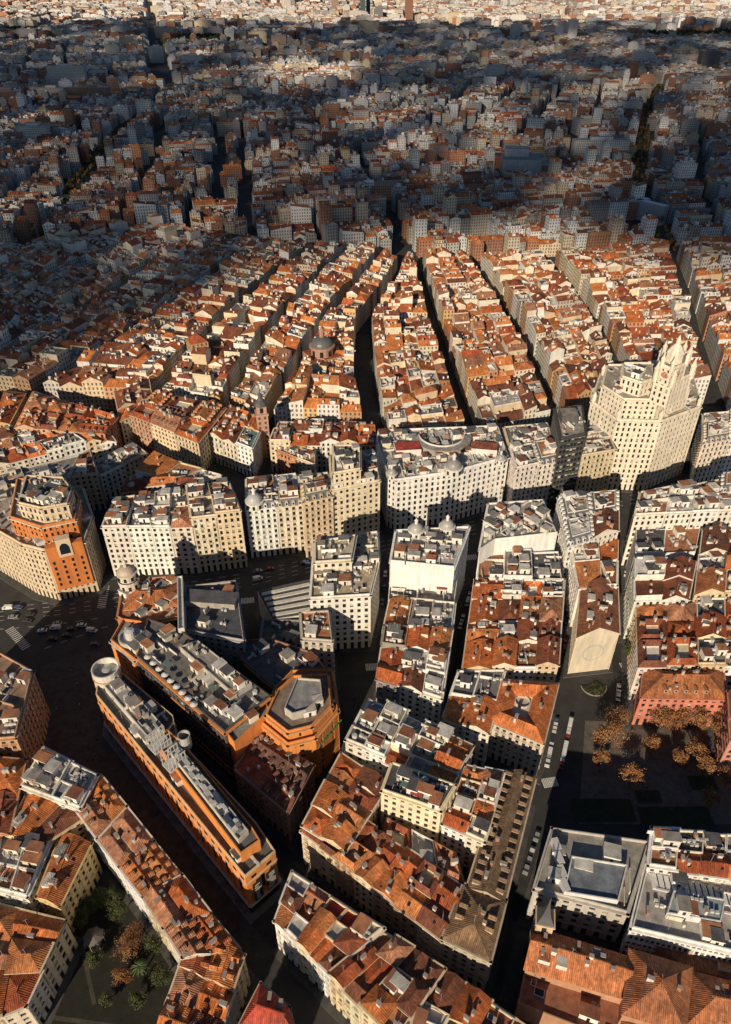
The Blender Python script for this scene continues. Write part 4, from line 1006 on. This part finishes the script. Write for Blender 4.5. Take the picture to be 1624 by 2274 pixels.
CM=[carmesh(c) for c in ((.75,.75,.73),(.75,.75,.73),(.05,.05,.055),(.3,.31,.32),(.35,.04,.03),(.08,.12,.25))]; VM=carmesh((.78,.78,.76),van=True)
def car(x,y,ang,van=False):
    me=VM if van else ch(CM); ob=bpy.data.objects.new('van' if van else 'car',me); ob.location=(x,y,.01); ob.rotation_euler=(0,0,ang); scene.collection.objects.link(ob)
def cars(u0,v0,u1,v1,n,p=1.0,flip=0):
    A,B=S(u0,v0),S(u1,v1); tx,ty,L=unit(A,B)
    for k in range(n):
        if rnd()>p: continue
        s=(k+.5)*L/n; car(A[0]+tx*s,A[1]+ty*s,math.atan2(ty,tx)+flip,rnd()<.12)
for (u,v) in ((18,1352),(42,1350),(68,1366),(62,1380),(128,1386),(124,1396),(150,1412),(160,1398),(212,1432),(205,1402),(95,1402),(118,1420),(30,1372),(182,1390)):
    x,y=S(u,v); car(x,y,U(-.25,.1)+ch((0,math.pi)),rnd()<.2)
cars(1236,1600,1215,1700,11,.8); cars(1268,1600,1246,1705,14,.9); cars(860,1240,845,1380,9,.6); cars(560,1290,690,1262,5,.7); cars(560,1272,690,1248,5,.6)
cars(1395,1180,1388,1300,8,.6); cars(1050,1300,1020,1400,6,.6); cars(1262,1330,1252,1470,9,.7); cars(870,1205,1050,1170,6,.5); cars(1385,1400,1405,1460,4,.7)
cars(1195,1850,1160,1960,6,.5); cars(1376,1500,1372,1560,3,.8)
# ================= people =================
def personmesh(c1,c2):
    mb=MB()
    def fr(x,y,z0,z1,w0,d0,w1,d1,c,x1=None):
        x1=x if x1 is None else x1
        A=[(x+i*w0/2,y+j*d0/2,z0) for i,j in ((-1,-1),(1,-1),(1,1),(-1,1))]; B=[(x1+i*w1/2,y+j*d1/2,z1) for i,j in ((-1,-1),(1,-1),(1,1),(-1,1))]
        for k in range(4): mb.face([A[k],A[(k+1)%4],B[(k+1)%4],B[k]],PL,c)
        mb.face(B,PL,c)
    fr(-.1,.12,0,.85,.1,.14,.17,.19,c2); fr(.1,-.12,0,.85,.1,.14,.17,.19,c2,.1)
    fr(0,0,.82,1.42,.34,.22,.44,.24,c1); fr(0,0,1.42,1.5,.3,.2,.12,.12,c1)
    fr(-.3,.05,.75,1.42,.08,.09,.12,.13,c1,-.25); fr(.3,-.05,.75,1.42,.08,.09,.12,.13,c1,.25)
    lathe(mb,0,0,[(.05,1.48),(.09,1.55),(.105,1.63),(.08,1.71),(0,1.75)],8,PL,(.35,.2,.13))
    lathe(mb,0,.02,[(.112,1.62),(.09,1.72),(0,1.77)],8,PL,(.04,.03,.02))
    ob=mb.obj('pedestrian',False); me=ob.data; bpy.data.objects.remove(ob); return me
PM=[personmesh(a,b_) for a,b_ in (((.03,.03,.04),(.03,.03,.05)),((.35,.05,.04),(.05,.06,.1)),((.5,.5,.48),(.04,.04,.05)),((.1,.12,.2),(.15,.12,.1)))]
for poly_,n in (([(100,1480),(230,1450),(240,1540),(330,1700),(260,1740),(110,1650)],60),([(330,1720),(545,2000),(600,2080),(540,2090),(300,1800)],60),([(1310,1620),(1600,1620),(1600,1800),(1300,1810)],24),([(780,1490),(830,1490),(790,1560),(770,1560)],10)):
    W_=ccw([S(u,v) for u,v in poly_]); xs=[p[0] for p in W_]; ys=[p[1] for p in W_]; c_=0
    while c_<n:
        x,y=U(min(xs),max(xs)),U(min(ys),max(ys)); c_+=1
        if inside(W_,x,y):
            ob=bpy.data.objects.new('pedestrian',ch(PM)); ob.location=(x,y,.12); ob.rotation_euler=(0,0,U(0,6.28)); scene.collection.objects.link(ob)
# ================= broken clouds added out of view, shaped to shade the north of the city =================
EL=math.radians(23); AZ=math.radians(21)
SUN=Vector((-math.sin(AZ)*math.cos(EL),-math.cos(AZ)*math.cos(EL),math.sin(EL)))
CZ=3200.0; K=CZ/SUN.z; sx_,sy_=SUN.x*K,SUN.y*K
edge=[(-3000,S(0,830,20)[1]-120)]+[S(u,v,20) for u,v in ((-100,860),(0,800),(250,715),(450,630),(620,575),(760,530),(900,510),(1200,520),(1450,545),(1624,565))]+[(3000,760)]
def ye(x):
    for a,b_ in zip(edge[:-1],edge[1:]):
        if a[0]<=x<=b_[0]: return a[1]+(b_[1]-a[1])*(x-a[0])/max(1e-6,b_[0]-a[0])
    return edge[0][1] if x<0 else 760
cell=45; xs=np.arange(-3200,3200,cell); ys=np.arange(300,4700,cell)
def dens(x,y):
    nz=mn.noise(Vector((x/260,y/260,3)))*70+mn.noise(Vector((x/90,y/90,7)))*40
    d=min((y-ye(x)+nz),(4200-y)+nz*3)
    for u,v,r in ((690,165,120),):
        px_,py_=S(u,v,15); rr=math.hypot((x-px_)*.8,(y-py_)*.6)+nz*1.5; d=min(d,rr-r)
    return d
mb=MB(); Dn={}
for i,x in enumerate(xs):
    for j,y in enumerate(ys): Dn[(i,j)]=dens(float(x),float(y))
def cp(i,j,s):
    x,y=float(xs[i]),float(ys[j]); t=max(0,min(1,Dn[(i,j)]/400)); th=10+30*math.sqrt(t)*(.6+.4*mn.noise(Vector((x/200,y/200,11))))
    return (x+sx_,y+sy_,CZ+s*th*(.5 if s<0 else 1.2))
for i in range(len(xs)-1):
    for j in range(len(ys)-1):
        if Dn[(i,j)]>0:
            x,y=float(xs[i]),float(ys[j])
            # cells dropped to leak sun: few near the leading edge, more farther back
            lim=(.14 if y-ye(x)<350 else .36)+.3*mn.noise(Vector((x/330,y/430,21)))
            if rnd()<lim: continue
            mb.face([cp(i,j,1),cp(i+1,j,1),cp(i+1,j+1,1),cp(i,j+1,1)],PL,(.8,.8,.8))
            mb.face([cp(i,j,-1),cp(i,j+1,-1),cp(i+1,j+1,-1),cp(i+1,j,-1)],PL,(.8,.8,.8))
mb.obj('shadow_casting_cloud',False)
# ================= light, sky, camera =================
w=bpy.data.worlds.new('World'); scene.world=w; w.use_nodes=True; nt=w.node_tree
bg=nt.nodes['Background']; sk=nt.nodes.new('ShaderNodeTexSky'); sk.sky_type='NISHITA'; sk.sun_disc=False
sk.sun_elevation=EL; sk.sun_rotation=math.pi+AZ; sk.altitude=650; sk.dust_density=.3; sk.ozone_density=2.5
nt.links.new(sk.outputs[0],bg.inputs[0]); bg.inputs[1].default_value=.05
l=bpy.data.lights.new('sun','SUN'); l.energy=5; l.angle=math.radians(.5); l.color=(1,.82,.60)
lo=bpy.data.objects.new('sun',l); lo.rotation_euler=(-SUN).to_track_quat('-Z','Y').to_euler(); lo.location=(0,-200,400); scene.collection.objects.link(lo)
cam=bpy.data.cameras.new('camera'); co=bpy.data.objects.new('camera',cam); scene.collection.objects.link(co)
co.location=(0,0,CH); co.rotation_euler=(math.pi/2-TH,0,0)
cam.sensor_fit='VERTICAL'; cam.sensor_height=24; cam.lens=24*FL/2274; cam.clip_start=1; cam.clip_end=30000
scene.camera=co
scene.view_settings.view_transform='Standard'; scene.view_settings.look='None'; scene.view_settings.exposure=0
